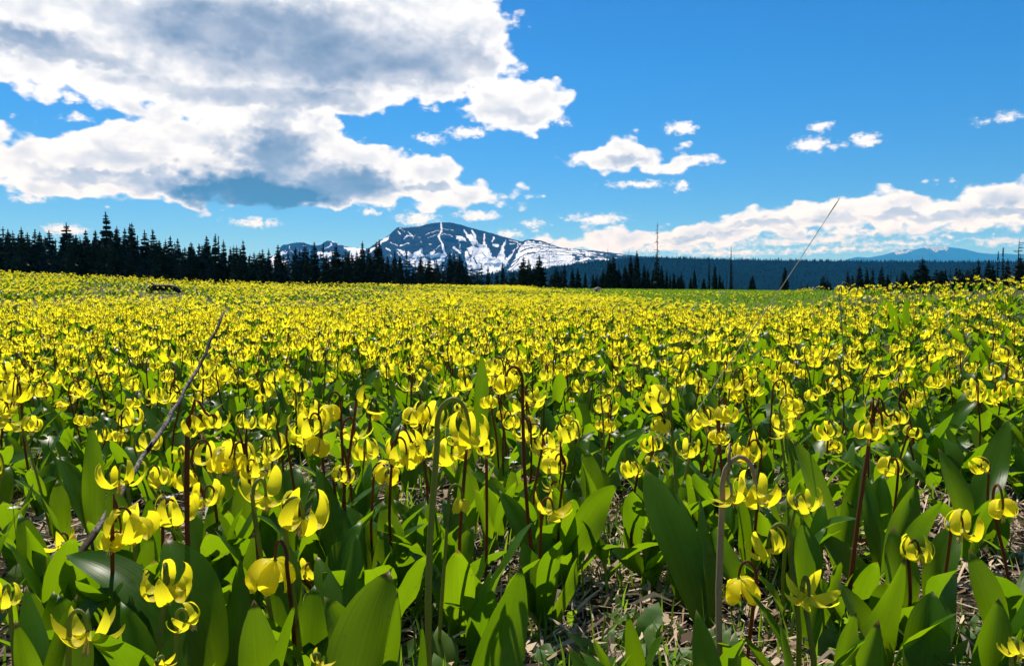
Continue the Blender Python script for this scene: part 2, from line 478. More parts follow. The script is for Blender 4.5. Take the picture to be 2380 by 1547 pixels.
def mountain_mat():
    m, w = mat("rock_and_snow")
    geo = w.new('ShaderNodeNewGeometry'); p = geo.outputs['Position']
    n = w.noise(p, 0.02, 8, 0.65); n2 = w.noise(w.vmath('MULTIPLY', p, (0.004, 0.004, 0.03)), 1.0, 6, 0.6)
    rock = w.mix(w.ramp(n, 0.3, 0.7), (0.008, 0.012, 0.018), (0.022, 0.025, 0.030))
    rock = w.mix(w.ramp(n2, 0.52, 0.7), rock, (0.035, 0.036, 0.040))
    s = w.new('ShaderNodeAttribute', attribute_name='snow').outputs['Fac']
    e = w.math('ADD', s, w.math('ADD', w.math('MULTIPLY_ADD', w.noise(p, 0.035, 3, 0.6), 0.7, -0.37), w.math('MULTIPLY_ADD', w.noise(w.vmath('MULTIPLY', p, (0.14, 0.14, 0.035)), 1.0, 5, 0.65), 1.0, -0.5)))
    f = w.ramp(e, 0.36, 0.62)
    wd = w.new('ShaderNodeAttribute', attribute_name='wood').outputs['Fac']
    rock = w.mix(wd, rock, (0.022, 0.032, 0.018))
    c = w.mix(f, rock, (0.86, 0.87, 0.90))
    finish(w, principled(w, c, 0.95, 0.0, bump(w, n, 0.25, 8.0)))
    return m
M_MOUNT = mountain_mat()
M_RIDGE = solid_mat("ridge_forest", (0.002, 0.007, 0.006), (0.004, 0.012, 0.010), 0.012, 1.0, 0.0, 0, 0, 8)

# ------------------------------------------------------------------ terrain
LIP = np.array([  # photo x, y of the meadow's edge, distance of the edge, height of what stands on it, how late the ground rises
    (-900, 650, 24, .14, 3), (-200, 640, 24, .14, 3), (0, 643, 24, .14, 3), (300, 648, 24, .14, 3), (600, 657, 25, .14, 2.6), (900, 661, 27, .14, 2.2), (1200, 666, 36, .11, 1.7),
    (1400, 670.5, 62, .05, 1.4), (1600, 673, 100, .0, 1.2), (1800, 675, 75, .0, 1.2), (1900, 672.5, 30, .05, 1.3), (1960, 670, 17, .12, 1.5), (2050, 666, 13, .14, 1.6), (2200, 660, 11.5, .14, 1.7), (2380, 655, 11, .14, 1.7), (2700, 652, 11, .14, 1.7), (3400, 660, 12, .14, 1.7)])
_la = np.arctan((LIP[:, 0] - 1190) / F)
_lz = CAMZ + (HOR - LIP[:, 1]) / F * LIP[:, 2] * np.sqrt(1 + ((LIP[:, 0] - 1190) / F) ** 2) - LIP[:, 3]
def lip(a):
    s = np.clip(np.abs(a) / (PI / 2), 0, 1)
    return np.interp(a, _la, LIP[:, 2]), np.interp(a, _la, _lz)
def zg(x, y):
    x = np.asarray(x, float); y = np.asarray(y, float)
    r = np.hypot(x, y) + 1e-9; a = np.arctan2(x, y)
    dl, zl = lip(a)
    q = r / dl
    z = zl * np.minimum(q, 1.0) ** np.interp(a, _la, LIP[:, 4])
    o = np.maximum(r - dl, 0)
    z = z - np.where(o < 10, 0.003 * o * o, 0.3 + 0.06 * (o - 10)) * np.where(o < 400, 1, 0) - np.where(o >= 400, 0.3 + 0.06 * 390 + 0.03 * (np.minimum(o, 2500) - 400), 0)
    z = z + (fbm(x * 1.3 + 40, y * 1.3 + 40, 3) - 0.5) * 0.05 * smooth(r, 0.2, 1.5) * smooth(-r, -200, -60)
    return z
def zg1(x, y): return float(zg(np.array([x]), np.array([y]))[0])

def flowers_at(x, y):
    """share of full flowering: 0 where turf takes over beyond the meadow"""
    r = np.hypot(x, y); a = np.arctan2(x, y); px = 1190 + F * np.tan(a)
    edge = np.interp(px, [-900, 900, 1150, 1350, 1500, 1650, 1850, 1950, 2050, 3500], [60, 60, 46, 24, 14.5, 11, 9.5, 11, 40, 60])
    return 1 - smooth(r, edge * 0.72, edge * 1.25) * 0.94

def build_ground():
    rr = np.concatenate([np.geomspace(0.15, 40, 190), np.geomspace(42, 26000, 90)])
    aa = np.concatenate([np.linspace(-PI, -0.75, 40, endpoint=False), np.linspace(-0.75, 0.75, 220), np.linspace(0.75, PI, 41)[1:]])
    R, Aa = np.meshgrid(rr, aa, indexing='ij')
    X, Y = R * np.sin(Aa), R * np.cos(Aa)
    V = np.stack([X, Y, zg(X, Y)], -1).reshape(-1, 3)
    V[:, 2] += (fbm(V[:, 0] * 25, V[:, 1] * 25, 3) - 0.5) * 0.02 * smooth(-R.ravel(), -4, -2)
    T = grid_tris(len(rr), len(aa))
    c = len(V); V = np.vstack([V, [0, 0, 0]])
    na = len(aa)
    T = np.vstack([T, [(c, j, j + 1) for j in range(na - 1)]])
    fl = flowers_at(V[:, 0], V[:, 1])
    r = np.hypot(V[:, 0], V[:, 1])
    turf = np.clip(0.15 + smooth(r, 1.5, 9) * 0.6 + (1 - fl), 0, 1)
    me = make_mesh("ground", V, T[:, ::-1], [M_GROUND], attr={'turf': turf, 'wood': smooth(r, 130, 220)})
    tag(link("ground", me), "brown soil and turf of the mountain meadow rolling over its edge", None, None, "structure")
build_ground()

# ---- mountains
SA = lambda p: (826.8 + p[0] * .1737, 502 + p[1] * .1737)
SB = lambda p: (620.1 + p[0] * .1117, 531.5 + p[1] * .1117)
SCc = lambda p: (1151.6 + p[0] * .1737, 531.5 + p[1] * .1737)
S2 = lambda p: (590.6 + p[0] * .335, 460.6 + p[1] * .335)
S3 = lambda p: (1181.2 + p[0] * .335, 413.4 + p[1] * .335)
S4 = lambda p: (1712.7 + p[0] * .2804, 413.4 + p[1] * .2804)

def in_poly(x, y, poly):
    ins = np.zeros(x.shape, bool); n = len(poly)
    for i in range(n):
        (x1, y1), (x2, y2) = poly[i], poly[(i + 1) % n]
        if y1 == y2: continue
        ins ^= ((y1 > y) != (y2 > y)) & (x < (x2 - x1) * (y - y1) / (y2 - y1) + x1)
    return ins
def near_line(x, y, line, wd):
    d = np.full(x.shape, 1e9)
    for (x1, y1), (x2, y2) in zip(line[:-1], line[1:]):
        L = (x2 - x1) ** 2 + (y2 - y1) ** 2 + 1e-9
        t = np.clip(((x - x1) * (x2 - x1) + (y - y1) * (y2 - y1)) / L, 0, 1)
        d = np.minimum(d, np.hypot(x - x1 - t * (x2 - x1), y - y1 - t * (y2 - y1)))
    return 1 - smooth(d, wd * 0.05, wd * 0.85)

SNOW_POLY = [(SA, [(1480, 250), (1530, 330), (1565, 400), (1480, 440), (1465, 560), (1500, 720), (1560, 900), (1750, 900), (1900, 760), (2010, 660), (2090, 520), (2205, 355), (2170, 380), (2100, 480), (2020, 560), (1990, 590), (1985, 480), (1990, 400), (2012, 305), (1960, 370), (1935, 460), (1895, 550), (1840, 550), (1770, 430), (1745, 380), (1650, 370), (1600, 300), (1540, 240)]),
    (SA, [(560, 480), (640, 560), (760, 570), (900, 560), (1000, 520), (1200, 490), (1230, 520), (1160, 620), (1050, 720), (980, 790), (900, 740), (800, 690), (700, 610), (560, 505)]),
    (SA, [(560, 440), (700, 480), (760, 520), (870, 430), (890, 440), (860, 500), (950, 530), (1050, 450), (1060, 480), (1000, 530), (800, 560), (640, 540)]),
    (SA, [(340, 330), (460, 265), (440, 310), (340, 375), (200, 475), (180, 465)]),
    (SA, [(1340, 260), (1440, 270), (1470, 330), (1380, 325)]),
    (SB, [(60, 620), (340, 470), (440, 490), (280, 580), (140, 760), (60, 760)]), (SB, [(1040, 470), (1140, 470), (1200, 500), (1380, 480), (1400, 570), (1200, 610), (1060, 610)]),
    (SB, [(1600, 370), (1850, 400), (2080, 420), (1950, 640), (1700, 640), (1750, 470), (1640, 420)]), (SB, [(1200, 640), (1900, 600), (1900, 800), (1300, 800)]), (SB, [(350, 650), (460, 660), (440, 800), (100, 800), (150, 700)]),
    (SCc, [(340, 230), (430, 160), (620, 190), (800, 230), (1000, 275), (1200, 300), (1400, 335), (1560, 345), (1560, 420), (1420, 440), (1200, 460), (1000, 490), (800, 500), (560, 560), (380, 560), (230, 600), (100, 640), (190, 520), (260, 400)])]
SNOW_LINE = [(SA, [(1140, 90), (1150, 200), (1110, 270), (1140, 340), (1170, 420), (1190, 500)], 26), (SA, [(1150, 380), (1060, 450)], 12), (SA, [(1160, 170), (1300, 190)], 9), (SA, [(940, 250), (1020, 215), (1140, 180)], 11),
    (SA, [(960, 290), (1080, 250), (1200, 240), (1300, 270)], 11), (SA, [(560, 200), (600, 245)], 20), (SA, [(590, 160), (660, 210)], 15), (SA, [(700, 215), (770, 265), (690, 260), (640, 310)], 18), (SA, [(760, 300), (800, 250)], 12),
    (SA, [(460, 360), (560, 395)], 22), (SA, [(590, 400), (650, 380), (710, 360)], 20), (SA, [(410, 430), (460, 460)], 24), (SA, [(830, 280), (865, 290)], 10), (SA, [(870, 330), (880, 350)], 20), (SA, [(980, 375), (1020, 380)], 16),
    (SA, [(1370, 330), (1400, 400), (1400, 470)], 14), (SA, [(1310, 420), (1400, 490)], 34), (SA, [(1450, 190), (1500, 270)], 34), (SA, [(1560, 200), (1600, 280)], 40), (SA, [(1720, 240), (1720, 390)], 24), (SA, [(1830, 340), (1850, 280)], 26),
    (SA, [(1840, 380), (1900, 400)], 38), (SA, [(2050, 320), (2170, 350)], 16), (SA, [(2060, 370), (2140, 375)], 16), (SA, [(150, 520), (250, 430), (340, 370)], 22), (SA, [(600, 150), (860, 148)], 7),
    (SB, [(1350, 270), (1420, 282)], 28), (SB, [(1330, 305), (1345, 345), (1200, 415)], 26), (SB, [(1480, 320), (1550, 350)], 22), (SB, [(460, 350), (480, 440), (600, 530)], 20), (SB, [(750, 360), (830, 370)], 20), (SB, [(880, 440), (890, 560)], 16),
    (SCc, [(1560, 395), (1700, 430), (1850, 425)], 40), (SCc, [(1620, 350), (1800, 352)], 18), (SCc, [(1960, 440), (2040, 440)], 36), (SCc, [(2190, 395), (2380, 395)], 14), (SCc, [(1990, 405), (2010, 410)], 22), (SCc, [(1300, 470), (1550, 480), (1640, 460)], 26), (SCc, [(1180, 540), (1300, 560), (1420, 540)], 24), (SCc, [(640, 540), (700, 570)], 30), (SCc, [(2040, 470), (2150, 460)], 12)]
ROCK_LINE = [(SCc, [(410, 185), (620, 200), (800, 240), (1000, 290)], 9), (SCc, [(350, 240), (500, 218), (700, 250), (900, 265)], 11), (SCc, [(330, 310), (450, 258), (560, 248), (640, 268)], 14), (SCc, [(430, 325), (700, 300), (900, 305), (1000, 330), (1200, 310)], 9),
    (SCc, [(700, 340), (850, 350), (1060, 355)], 8), (SCc, [(230, 450), (400, 340), (540, 322)], 12), (SCc, [(620, 460), (900, 430)], 9), (SCc, [(1000, 490), (1200, 430), (1330, 410)], 10), (SCc, [(1000, 440), (1150, 400), (1300, 360), (1500, 370)], 9),
    (SCc, [(1330, 385), (1700, 380)], 18), (SCc, [(200, 520), (300, 430), (330, 380)], 14), (SCc, [(600, 390), (680, 400)], 10), (SCc, [(160, 590), (310, 470)], 12), (SCc, [(760, 375), (830, 380)], 7), (SCc, [(900, 290), (1080, 295)], 7), (SCc, [(1200, 295), (1600, 330)], 9), (SCc, [(640, 510), (880, 490)], 8),
    (SA, [(945, 555), (1000, 575)], 34), (SA, [(1015, 580), (1120, 555)], 30), (SA, [(1050, 600), (1060, 630)], 22), (SA, [(960, 665), (1010, 650)], 8), (SA, [(1600, 400), (1640, 415)], 26), (SA, [(1490, 450), (1540, 540), (1540, 600)], 20), (SA, [(1610, 340), (1610, 400)], 10),
    (SA, [(1580, 560), (1620, 640)], 18), (SA, [(1690, 490), (1740, 540)], 10), (SA, [(1520, 730), (1680, 715)], 26), (SA, [(1560, 805), (1680, 810)], 10), (SA, [(1560, 750), (1640, 745)], 14), (SA, [(720, 630), (790, 640)], 18), (SA, [(1650, 620), (1700, 650)], 7), (SA, [(1500, 470), (1520, 560)], 10), (SA, [(1560, 470), (1600, 560)], 8)]

def mountain(name, label, sil, dc, df, zfoot, cols, rows, rough, p=1.25, far_snow=None, wood=None):
    sil = np.array(sil, float); sil = sil[np.argsort(sil[:, 0])]
    px = np.linspace(sil[0, 0], sil[-1, 0], cols)
    py = np.interp(px, sil[:, 0], sil[:, 1])
    py = py + (fbm(px * 0.25, px * 0 + 3, 4) - 0.5) * rough[1]
    a = np.tan(np.arctan((px - 1190) / F))
    tt = np.concatenate([-np.linspace(1, 0.12, 8), np.linspace(0, 1, rows)])
    Tt, Ax = np.meshgrid(tt, a, indexing='ij')
    pxg = np.broadcast_to(px, Tt.shape)
    Zc = np.broadcast_to(CAMZ + (HOR - py) / F * dc, Tt.shape)
    D = dc - np.abs(Tt) * np.sign(Tt) * (dc - df)
    f = np.clip(1 - np.abs(Tt), 0, 1) ** p
    Z = zfoot + (Zc - zfoot) * f
    X = Ax * D
    g = fbm(X / (dc * 0.035), D / (dc * 0.05), 6, 0.55, True) - 0.55
    g2 = fbm(X / (dc * 0.012) + 5, D / (dc * 0.03), 4, 0.5, True) - 0.5
    env = np.sin(np.clip(np.abs(Tt), 0, 1) * PI) ** 0.7
    h = (Zc - zfoot)
    dz = (g * rough[0] + g2 * rough[0] * 0.35) * h * env
    Y = D - 1.5 * dz * np.sign(Tt + 1e-6)
    V = np.stack([X, Y, Z + dz * 0.6], -1).reshape(-1, 3)
    vx, vy = project(V)
    jx = (fbm(vx * 0.22, vy * 0.22, 4) - 0.5) * 9; jy = (fbm(vx * 0.22 + 50, vy * 0.22 + 9, 4) - 0.5) * 7
    snow = np.zeros(len(V))
    if far_snow is None:
        for s, pl in SNOW_POLY: snow = np.maximum(snow, in_poly(vx + jx, vy + jy, [s(q) for q in pl]) * 1.0)
        for s, ln, wd in SNOW_LINE: snow = np.maximum(snow, near_line(vx + jx * .6, vy + jy * .6, [s(q) for q in ln], wd * (.1117 if s is SB else .1737)) * (0.66 if wd < 24 else 0.9))
        for s, ln, wd in ROCK_LINE: snow = np.minimum(snow, 1 - near_line(vx + jx * .5, vy + jy * .35, [s(q) for q in ln], wd * .1737))
        st = np.sin((vy + jy * 1.6 + 0.06 * (vx - 1250)) * 1.5 + 4 * fbm(vx * 0.02, vy * 0.05, 3))
        sl = (vx > 1215) & (vx < 1560)
        snow = np.where(sl & (st > 0.72) & (fbm(vx * .05, vy * .1, 3) > .47), snow * 0.25, snow)
        pat = fbm(vx * 0.09, vy * 0.3, 4)
        snow = np.where((vx > 1330) & (pat < 0.50) & (vy > 588 + (1500 - vx) * 0.01), snow * 0.3, snow)
        snow = np.where((vx < 1200) & (fbm(vx * .2, vy * .12, 4) > 0.70), np.maximum(snow, 0.55 * smooth(vy, 545, 600)), snow)
    else:
        for pl in far_snow: snow = np.maximum(snow, in_poly(vx + jx * .5, vy + jy, pl) * 0.46)
    wd_ = np.zeros(len(V)) if wood is None else wood(vx, vy)
    # light smoothing so that the snow's edge is shaped by the relief
    me = make_mesh(name, V, grid_tris(len(tt), cols)[:, ::-1], [M_MOUNT], attr={'snow': snow, 'wood': wd_})
    return tag(link(name, me), label, None, None, "structure")

sil_main = [S2(q) for q in [(560, 560), (640, 480), (720, 410), (780, 358), (800, 350), (860, 305), (940, 260), (965, 235), (1000, 205), (1060, 203), (1150, 198), (1230, 178), (1300, 170), (1370, 173), (1440, 188), (1500, 207), (1600, 232), (1700, 260), (1800, 290), (1862, 303), (1890, 290), (1920, 288), (1990, 297), (2100, 335), (2200, 352), (2350, 366)]] + [S3(q) for q in [(750, 524), (900, 543), (1050, 552), (1200, 560), (1500, 600), (1700, 680)]]
sil_left = [S2(q) for q in [(-300, 560), (0, 470), (120, 405), (175, 385), (190, 340), (210, 323), (240, 322), (290, 310), (350, 308), (380, 322), (440, 330), (470, 326), (485, 312), (515, 297), (545, 300), (600, 322), (640, 336), (720, 346), (800, 352), (860, 360), (1000, 420), (1100, 520)]]
mountain("snowy_mountain", "rocky mountain streaked with snow behind the firs", sil_main, 6000, 4800, -160, 860, 200, (0.09, 1.6), wood=lambda x, y: smooth(x, 1230, 1420) * smooth(y, 590 - 0, 612) + smooth(x, 1400, 1500))
mountain("mountain_shoulder", "low snowy shoulder of the mountain seen between the firs", sil_left, 6900, 5900, -160, 300, 120, (0.13, 1.6))
far_s = [[(1395, 0)], [S4(q) for q in [(1300, 620), (1340, 600), (1440, 592), (1470, 600), (1400, 625), (1330, 640)]], [S4(q) for q in [(1480, 585), (1560, 560), (1700, 562), (1770, 580), (1740, 605), (1700, 595), (1640, 625), (1600, 590)]]]
sil_far = [S4(q) for q in [(780, 720), (880, 682), (980, 656), (1080, 662), (1200, 640), (1310, 610), (1380, 596), (1440, 600), (1500, 586), (1560, 569), (1680, 571), (1780, 580), (1870, 592), (1990, 622), (2100, 632), (2200, 628), (2380, 640), (2700, 660), (3000, 690)]]
mountain("far_mountain", "distant blue mountain with a snow-dusted flat top", sil_far, 20000, 15000, -300, 260, 60, (0.14, 0.5), 1.1, far_s[1:], lambda x, y: np.ones_like(x))

RIDGE = np.array([(1080, 640), (1250, 625), (1400, 604), (1480, 598), (1530, 598), (1600, 599.5), (1700, 602), (1850, 604.5), (2000, 606), (2200, 607), (2380, 607), (2600, 604), (2900, 600), (3300, 610)])
def build_ridge():
    px = np.linspace(1080, 3300, 420)
    py = np.interp(px, RIDGE[:, 0], RIDGE[:, 1]) + 2.2
    dc, df = 2600.0, 1150.0
    tt = np.concatenate([-np.linspace(1, .15, 6), np.linspace(0, 1, 60)])
    Tt, Px = np.meshgrid(tt, px, indexing='ij')
    Zc = np.broadcast_to(CAMZ + (HOR - py) / F * dc, Tt.shape)
    D = dc - Tt * (dc - df)
    Z = -115 + (Zc + 115) * np.clip(1 - np.abs(Tt), 0, 1) ** 1.05
    X = (Px - 1190) / F * D
    Z = Z + (fbm(X / 170, D / 170, 5) - .5) * 26 * np.sin(np.clip(np.abs(Tt), 0, 1) * PI)
    V = np.stack([X, D, Z], -1).reshape(-1, 3)
    me = make_mesh("forested_ridge", V, grid_tris(len(tt), len(px))[:, ::-1], [M_RIDGE])
    tag(link("forested_ridge", me), "long dark forested ridge below the clouds", None, None, "structure")
    # its trees
    n = 9000
    t = RNG.random(n) ** 1.6; q = RNG.uniform(1100, 3000, n)
    t[:1500] = RNG.random(1500) * 0.012
    ti = t; Dd = dc - ti * (dc - df)
    zc = CAMZ + (HOR - (np.interp(q, RIDGE[:, 0], RIDGE[:, 1]) + 2.2)) / F * dc
    x = (q - 1190) / F * Dd
    z = -115 + (zc + 115) * (1 - ti) ** 1.05 + (fbm(x / 170, Dd / 170, 5) - .5) * 26 * np.sin(ti * PI)
    h = RNG.uniform(5, 11, n) * np.where(np.arange(n) < 1500, RNG.uniform(.4, 1.25, n), 1); r = h * RNG.uniform(.16, .26, n)
    ang = np.arange(5) / 5 * 2 * PI
    Vt = np.zeros((n, 6, 3))
    Vt[:, :5, 0] = x[:, None] + r[:, None] * np.cos(ang); Vt[:, :5, 1] = Dd[:, None] + r[:, None] * np.sin(ang); Vt[:, :5, 2] = (z - 1)[:, None]
    Vt[:, 5] = np.stack([x, Dd, z + h], -1)
    T = np.array([(j, (j + 1) % 5, 5) for j in range(5)])
    T = (T[None] + (np.arange(n) * 6)[:, None, None]).reshape(-1, 3)
    me = make_mesh("ridge_forest", Vt.reshape(-1, 3), T, [M_RIDGE], smooth=False)
    tag(link("ridge_forest", me), "far conifer forest covering the dark ridge", None, None, "stuff")
build_ridge()

# ---- haze: even pale-blue air around everything
def build_haze():
    x0, x1, y0, y1, z0, z1 = -19000, 19000, -1500, 25500, -420, 1400
    V = [(x, y, z) for x in (x0, x1) for y in (y0, y1) for z in (z0, z1)]
    Fc = [(0, 1, 3, 2), (4, 6, 7, 5), (0, 4, 5, 1), (2, 3, 7, 6), (0, 2, 6, 4), (1, 5, 7, 3)]
    m = bpy.data.materials.new("haze_air"); m.use_nodes = True
    w = NT(m.node_tree)
    pv = w.new('ShaderNodeVolumePrincipled')
    pv.inputs['Color'].default_value = (0.04, 0.42, 1.0, 1)
    pv.inputs['Absorption Color'].default_value = (1, 1, 1, 1)
    pv.inputs['Density'].default_value = 5.2e-5
    pv.inputs['Anisotropy'].default_value = 0.0
    out = w.new('ShaderNodeOutputMaterial'); w.put(out.inputs['Volume'], pv.outputs[0])
    tag(link("haze", make_mesh("haze", V, Fc, [m], smooth=False)), "thin blue mountain air over the valley", None, None, "stuff")
build_haze()

# ------------------------------------------------------------------ conifers
def fir_crown(seed, bare=0.0, width=0.13, whorls=34, lo=0.04, sparse=1.0, droop=0.5):
    """unit-height crown; each branch is a drooping spray with needles hanging under it"""
    rs = np.random.default_rng(seed)
    Vs, Ts, off = [], [], 0
    for k in range(whorls):
        h = lo + (1 - lo) * (k + rs.random() * .6) / whorls
        if h > 0.985: continue
        taper = (1 - h) ** 0.74 * (0.72 + 0.28 * smooth(h, lo, lo + .12))
        nb = int(rs.integers(9, 14) * sparse) + 1
        lump = 0.86 + 0.3 * rs.random()
        for b in range(nb):
            if rs.random() < bare: continue
            a = rs.random() * 2 * PI
            L = width * taper * lump * rs.uniform(0.55, 1.25) + 0.006
            w = L * rs.uniform(0.26, 0.42) + .004
            d = np.array([math.cos(a), math.sin(a), 0]); s = np.array([-d[1], d[0], 0])
            z0 = h; dr = droop * L * rs.uniform(.5, 1.5)
            p0 = np.array([0, 0, z0]); p1 = d * L * .55 + [0, 0, z0 - dr * .35]; p2 = d * L + [0, 0, z0 - dr * .7 + L * .12]
            hang = L * rs.uniform(.16, .3) + .004
            V = [p0, p1 + s * w, p1 - s * w, p2, p1 - [0, 0, hang], p0 - [0, 0, hang], p1 * .8 + s * w * .4 + p2 * .2 - [0, 0, hang], p1 * .8 - s * w * .4 + p2 * .2 - [0, 0, hang]]
            Vs.append(np.array(V)); Ts.append(np.array([(0, 1, 2), (1, 3, 2), (0, 4, 3), (0, 5, 4), (1, 6, 3), (2, 7, 3)]) + off); off += 8
    Vt, Tt = tube([(0, 0, .9), (0, 0, .97), (0, 0, 1.0)], [.006, .004, .0015], 4)
    Vs.append(Vt); Ts.append(Tt + off)
    return np.vstack(Vs), np.vstack(Ts)

def snag_branches(seed, n=34, lo=.25, L0=.09, up=-.25):
    rs = np.random.default_rng(seed); parts = []
    for k in range(n):
        h = rs.uniform(lo, .97); a = rs.random() * 2 * PI; L = L0 * (1.1 - h) * rs.uniform(.35, 1.3) + .012
        d = np.array([math.cos(a), math.sin(a), 0])
        pts = [(0, 0, h), d * L * .6 + [0, 0, h + up * L * .5], d * L + [0, 0, h + up * L * .6 + rs.uniform(-.3, .5) * L]]
        parts.append(tube(pts, [.0045, .003, .0012], 3, False))
        if rs.random() < .7:
            q = d * L * .6 + np.array([0, 0, h + up * L * .5]); s = np.array([-d[1], d[0], rs.uniform(-.6, .3)]) * rs.choice([-1, 1])
            parts.append(tube([q, q + (d * .4 + s * .6) * L * .5], [.0028, .001], 3, False))
    return merge(parts)

def trunk_mesh(name, seed, r=.017, top=1.0, mats=None, wob=.004):
    rs = np.random.default_rng(seed)
    z = np.linspace(-.03, top, 9)
    path = np.stack([rs.normal(0, wob, 9) * z, rs.normal(0, wob, 9) * z, z], -1)
    V, T = tube(path, r * (1 - .86 * np.clip(z / top, 0, 1)), 6)
    return make_mesh(name, V, T, mats or [M_BARK])

CROWNS = [make_mesh("fir_crown", *fir_crown(100 + i, width=w, whorls=n, droop=dr), [M_NEEDLE], smooth=False) for i, (w, n, dr) in enumerate(
    [(.12, 52, .5), (.14, 54, .6), (.16, 48, .5), (.11, 56, .7), (.18, 48, .45), (.13, 52, .55), (.15, 46, .35), (.20, 48, .4)])]
SPARSE = [make_mesh("sparse_crown", *fir_crown(200 + i, bare=.35, width=w, whorls=24, lo=.08, sparse=.8, droop=.6), [M_NEEDLE], smooth=False) for i, w in enumerate((.09, .12, .15))]
HALF = make_mesh("half_crown", *fir_crown(230, width=.14, whorls=26, lo=.03, droop=.5), [M_NEEDLE], smooth=False)
COLUMN = make_mesh("column_crown", *fir_crown(240, width=.045, whorls=34, lo=.06, droop=.8), [M_NEEDLE], smooth=False)
TRUNKS = [trunk_mesh("fir_trunk", 300 + i) for i in range(4)]
SNAGTRUNK = trunk_mesh("snag_trunk", 310, .012, 1.0, [M_SNAG])
POLE = trunk_mesh("pole_trunk", 311, .010, 1.0, [M_SNAG])
SNAGBR = [make_mesh("snag_branch", *snag_branches(320 + i, n, lo, L, up), [M_SNAG], smooth=False) for i, (n, lo, L, up) in enumerate([(44, .3, .085, -.3), (12, .4, .05, -.2), (70, .25, .26, .15)])]

def tree(px, ytop, d, kind='fir', label=None, group=None, wf=None, var=None):
    x, y = (px - 1190) / F * d, d
    zb = zg1(x, y)
    top = CAMZ + (HOR - ytop) / F * d
    h = top - zb
    nm = {'fir': 'fir_tree', 'sparse': 'fir_tree', 'pole': 'dead_tree', 'snag': 'dead_tree', 'halfsnag': 'fir_tree', 'column': 'fir_tree', 'bigsnag': 'dead_tree'}[kind]
    e = link(nm, None, None, (x, y, zb - .05), (random.uniform(-.015, .015), random.uniform(-.015, .015), random.random() * 6.28), None)
    wf = wf or random.uniform(.95, 1.35)
    s = (h * wf, h * wf, h)
    if kind in ('fir', 'sparse', 'column'):
        cm = random.choice(CROWNS) if var is None else CROWNS[var]
        if kind == 'sparse': cm = random.choice(SPARSE)
        if kind == 'column': cm = COLUMN
        link('trunk', random.choice(TRUNKS), e, scale=(h, h, h)); link('crown', cm, e, scale=s)
    elif kind == 'halfsnag':
        link('trunk', SNAGTRUNK, e, scale=(h, h, h)); link('crown', HALF, e, scale=(h * .62 * wf, h * .62 * wf, h * .62)); link('bare_branch_spray', SNAGBR[0], e, scale=s)
    elif kind == 'snag':
        link('trunk', SNAGTRUNK, e, scale=(h, h, h)); link('bare_branch_spray', SNAGBR[1], e, scale=s)
    elif kind == 'bigsnag':
        link('trunk', SNAGTRUNK, e, scale=(h * 1.3, h * 1.3, h)); link('bare_branch_spray', SNAGBR[2], e, scale=s)
    else:
        link('trunk', POLE, e, scale=(h, h, h)); link('bare_branch_spray', SNAGBR[1], e, scale=(h * .5, h * .5, h))
    tag(e, label, 'tree', group)
    return e

T1 = [(12, 200), (35, 198), (68, 215), (110, 222), (150, 250), (175, 200), (217, 235), (265, 215), (295, 232), (325, 310), (368, 222), (455, 290), (485, 168), (585, 270), (615, 218), (672, 222), (690, 225), (718, 310), (735, 330), (765, 95), (812, 210), (830, 195), (872, 208), (925, 180), (940, 170), (968, 255), (1018, 220), (1085, 215), (1112, 310), (1165, 285), (1203, 262), (1245, 278), (1288, 340), (1325, 400), (1353, 350), (1388, 350), (1405, 318), (1428, 300), (1455, 262), (1495, 245), (1527, 258), (1558, 285), (1605, 335), (1630, 325), (1645, 325), (1690, 290), (1735, 400), (-40, 190), (-80, 230), (-120, 170), (-170, 210)]
T2 = [(5, 370), (42, 365), (60, 350), (105, 345), (168, 320), (212, 390), (240, 365), (292, 335), (320, 350), (362, 315), (422, 300), (480, 310), (520, 410), (550, 365), (580, 320), (635, 355), (655, 370), (680, 380), (720, 365), (750, 295), (800, 345), (855, 300), (878, 285), (935, 395), (965, 420), (985, 360), (1020, 385), (1060, 360), (1110, 475), (1150, 415), (1185, 465), (1210, 500), (1268, 425), (1355, 370), (1395, 385), (1432, 385), (1475, 445), (1625, 465), (1655, 520), (1690, 490), (1728, 440), (1780, 500)]
T3 = [(30, 640), (100, 540), (140, 560), (175, 610), (215, 530), (330, 610), (365, 630), (392, 590), (445, 620), (485, 620), (535, 650), (590, 655), (610, 665), (660, 620), (700, 560), (728, 530), (765, 630), (812, 600), (845, 530), (890, 500), (940, 590), (1062, 600), (1095, 640), (1120, 660), (1145, 650), (1197, 650), (1215, 700), (1262, 680), (1290, 630), (1355, 685), (1430, 590), (1463, 660), (1483, 700)]
T4 = [(122, 800), (392, 730), (420, 890), (525, 850), (580, 870), (693, 820), (710, 800), (737, 820), (765, 850), (918, 760), (1015, 710), (1075, 735), (1115, 735), (1190, 720), (1240, 790), (1275, 770), (1315, 800), (1372, 750), (1430, 785), (1610, 810), (1650, 795), (1680, 800), (1715, 745), (1748, 735), (1800, 740), (1837, 735), (1890, 745), (1918, 740), (1955, 735), (1990, 665), (2045, 720), (2080, 670), (2110, 700), (2225, 665), (2370, 645), (2430, 640), (2480, 600), (2530, 650)]
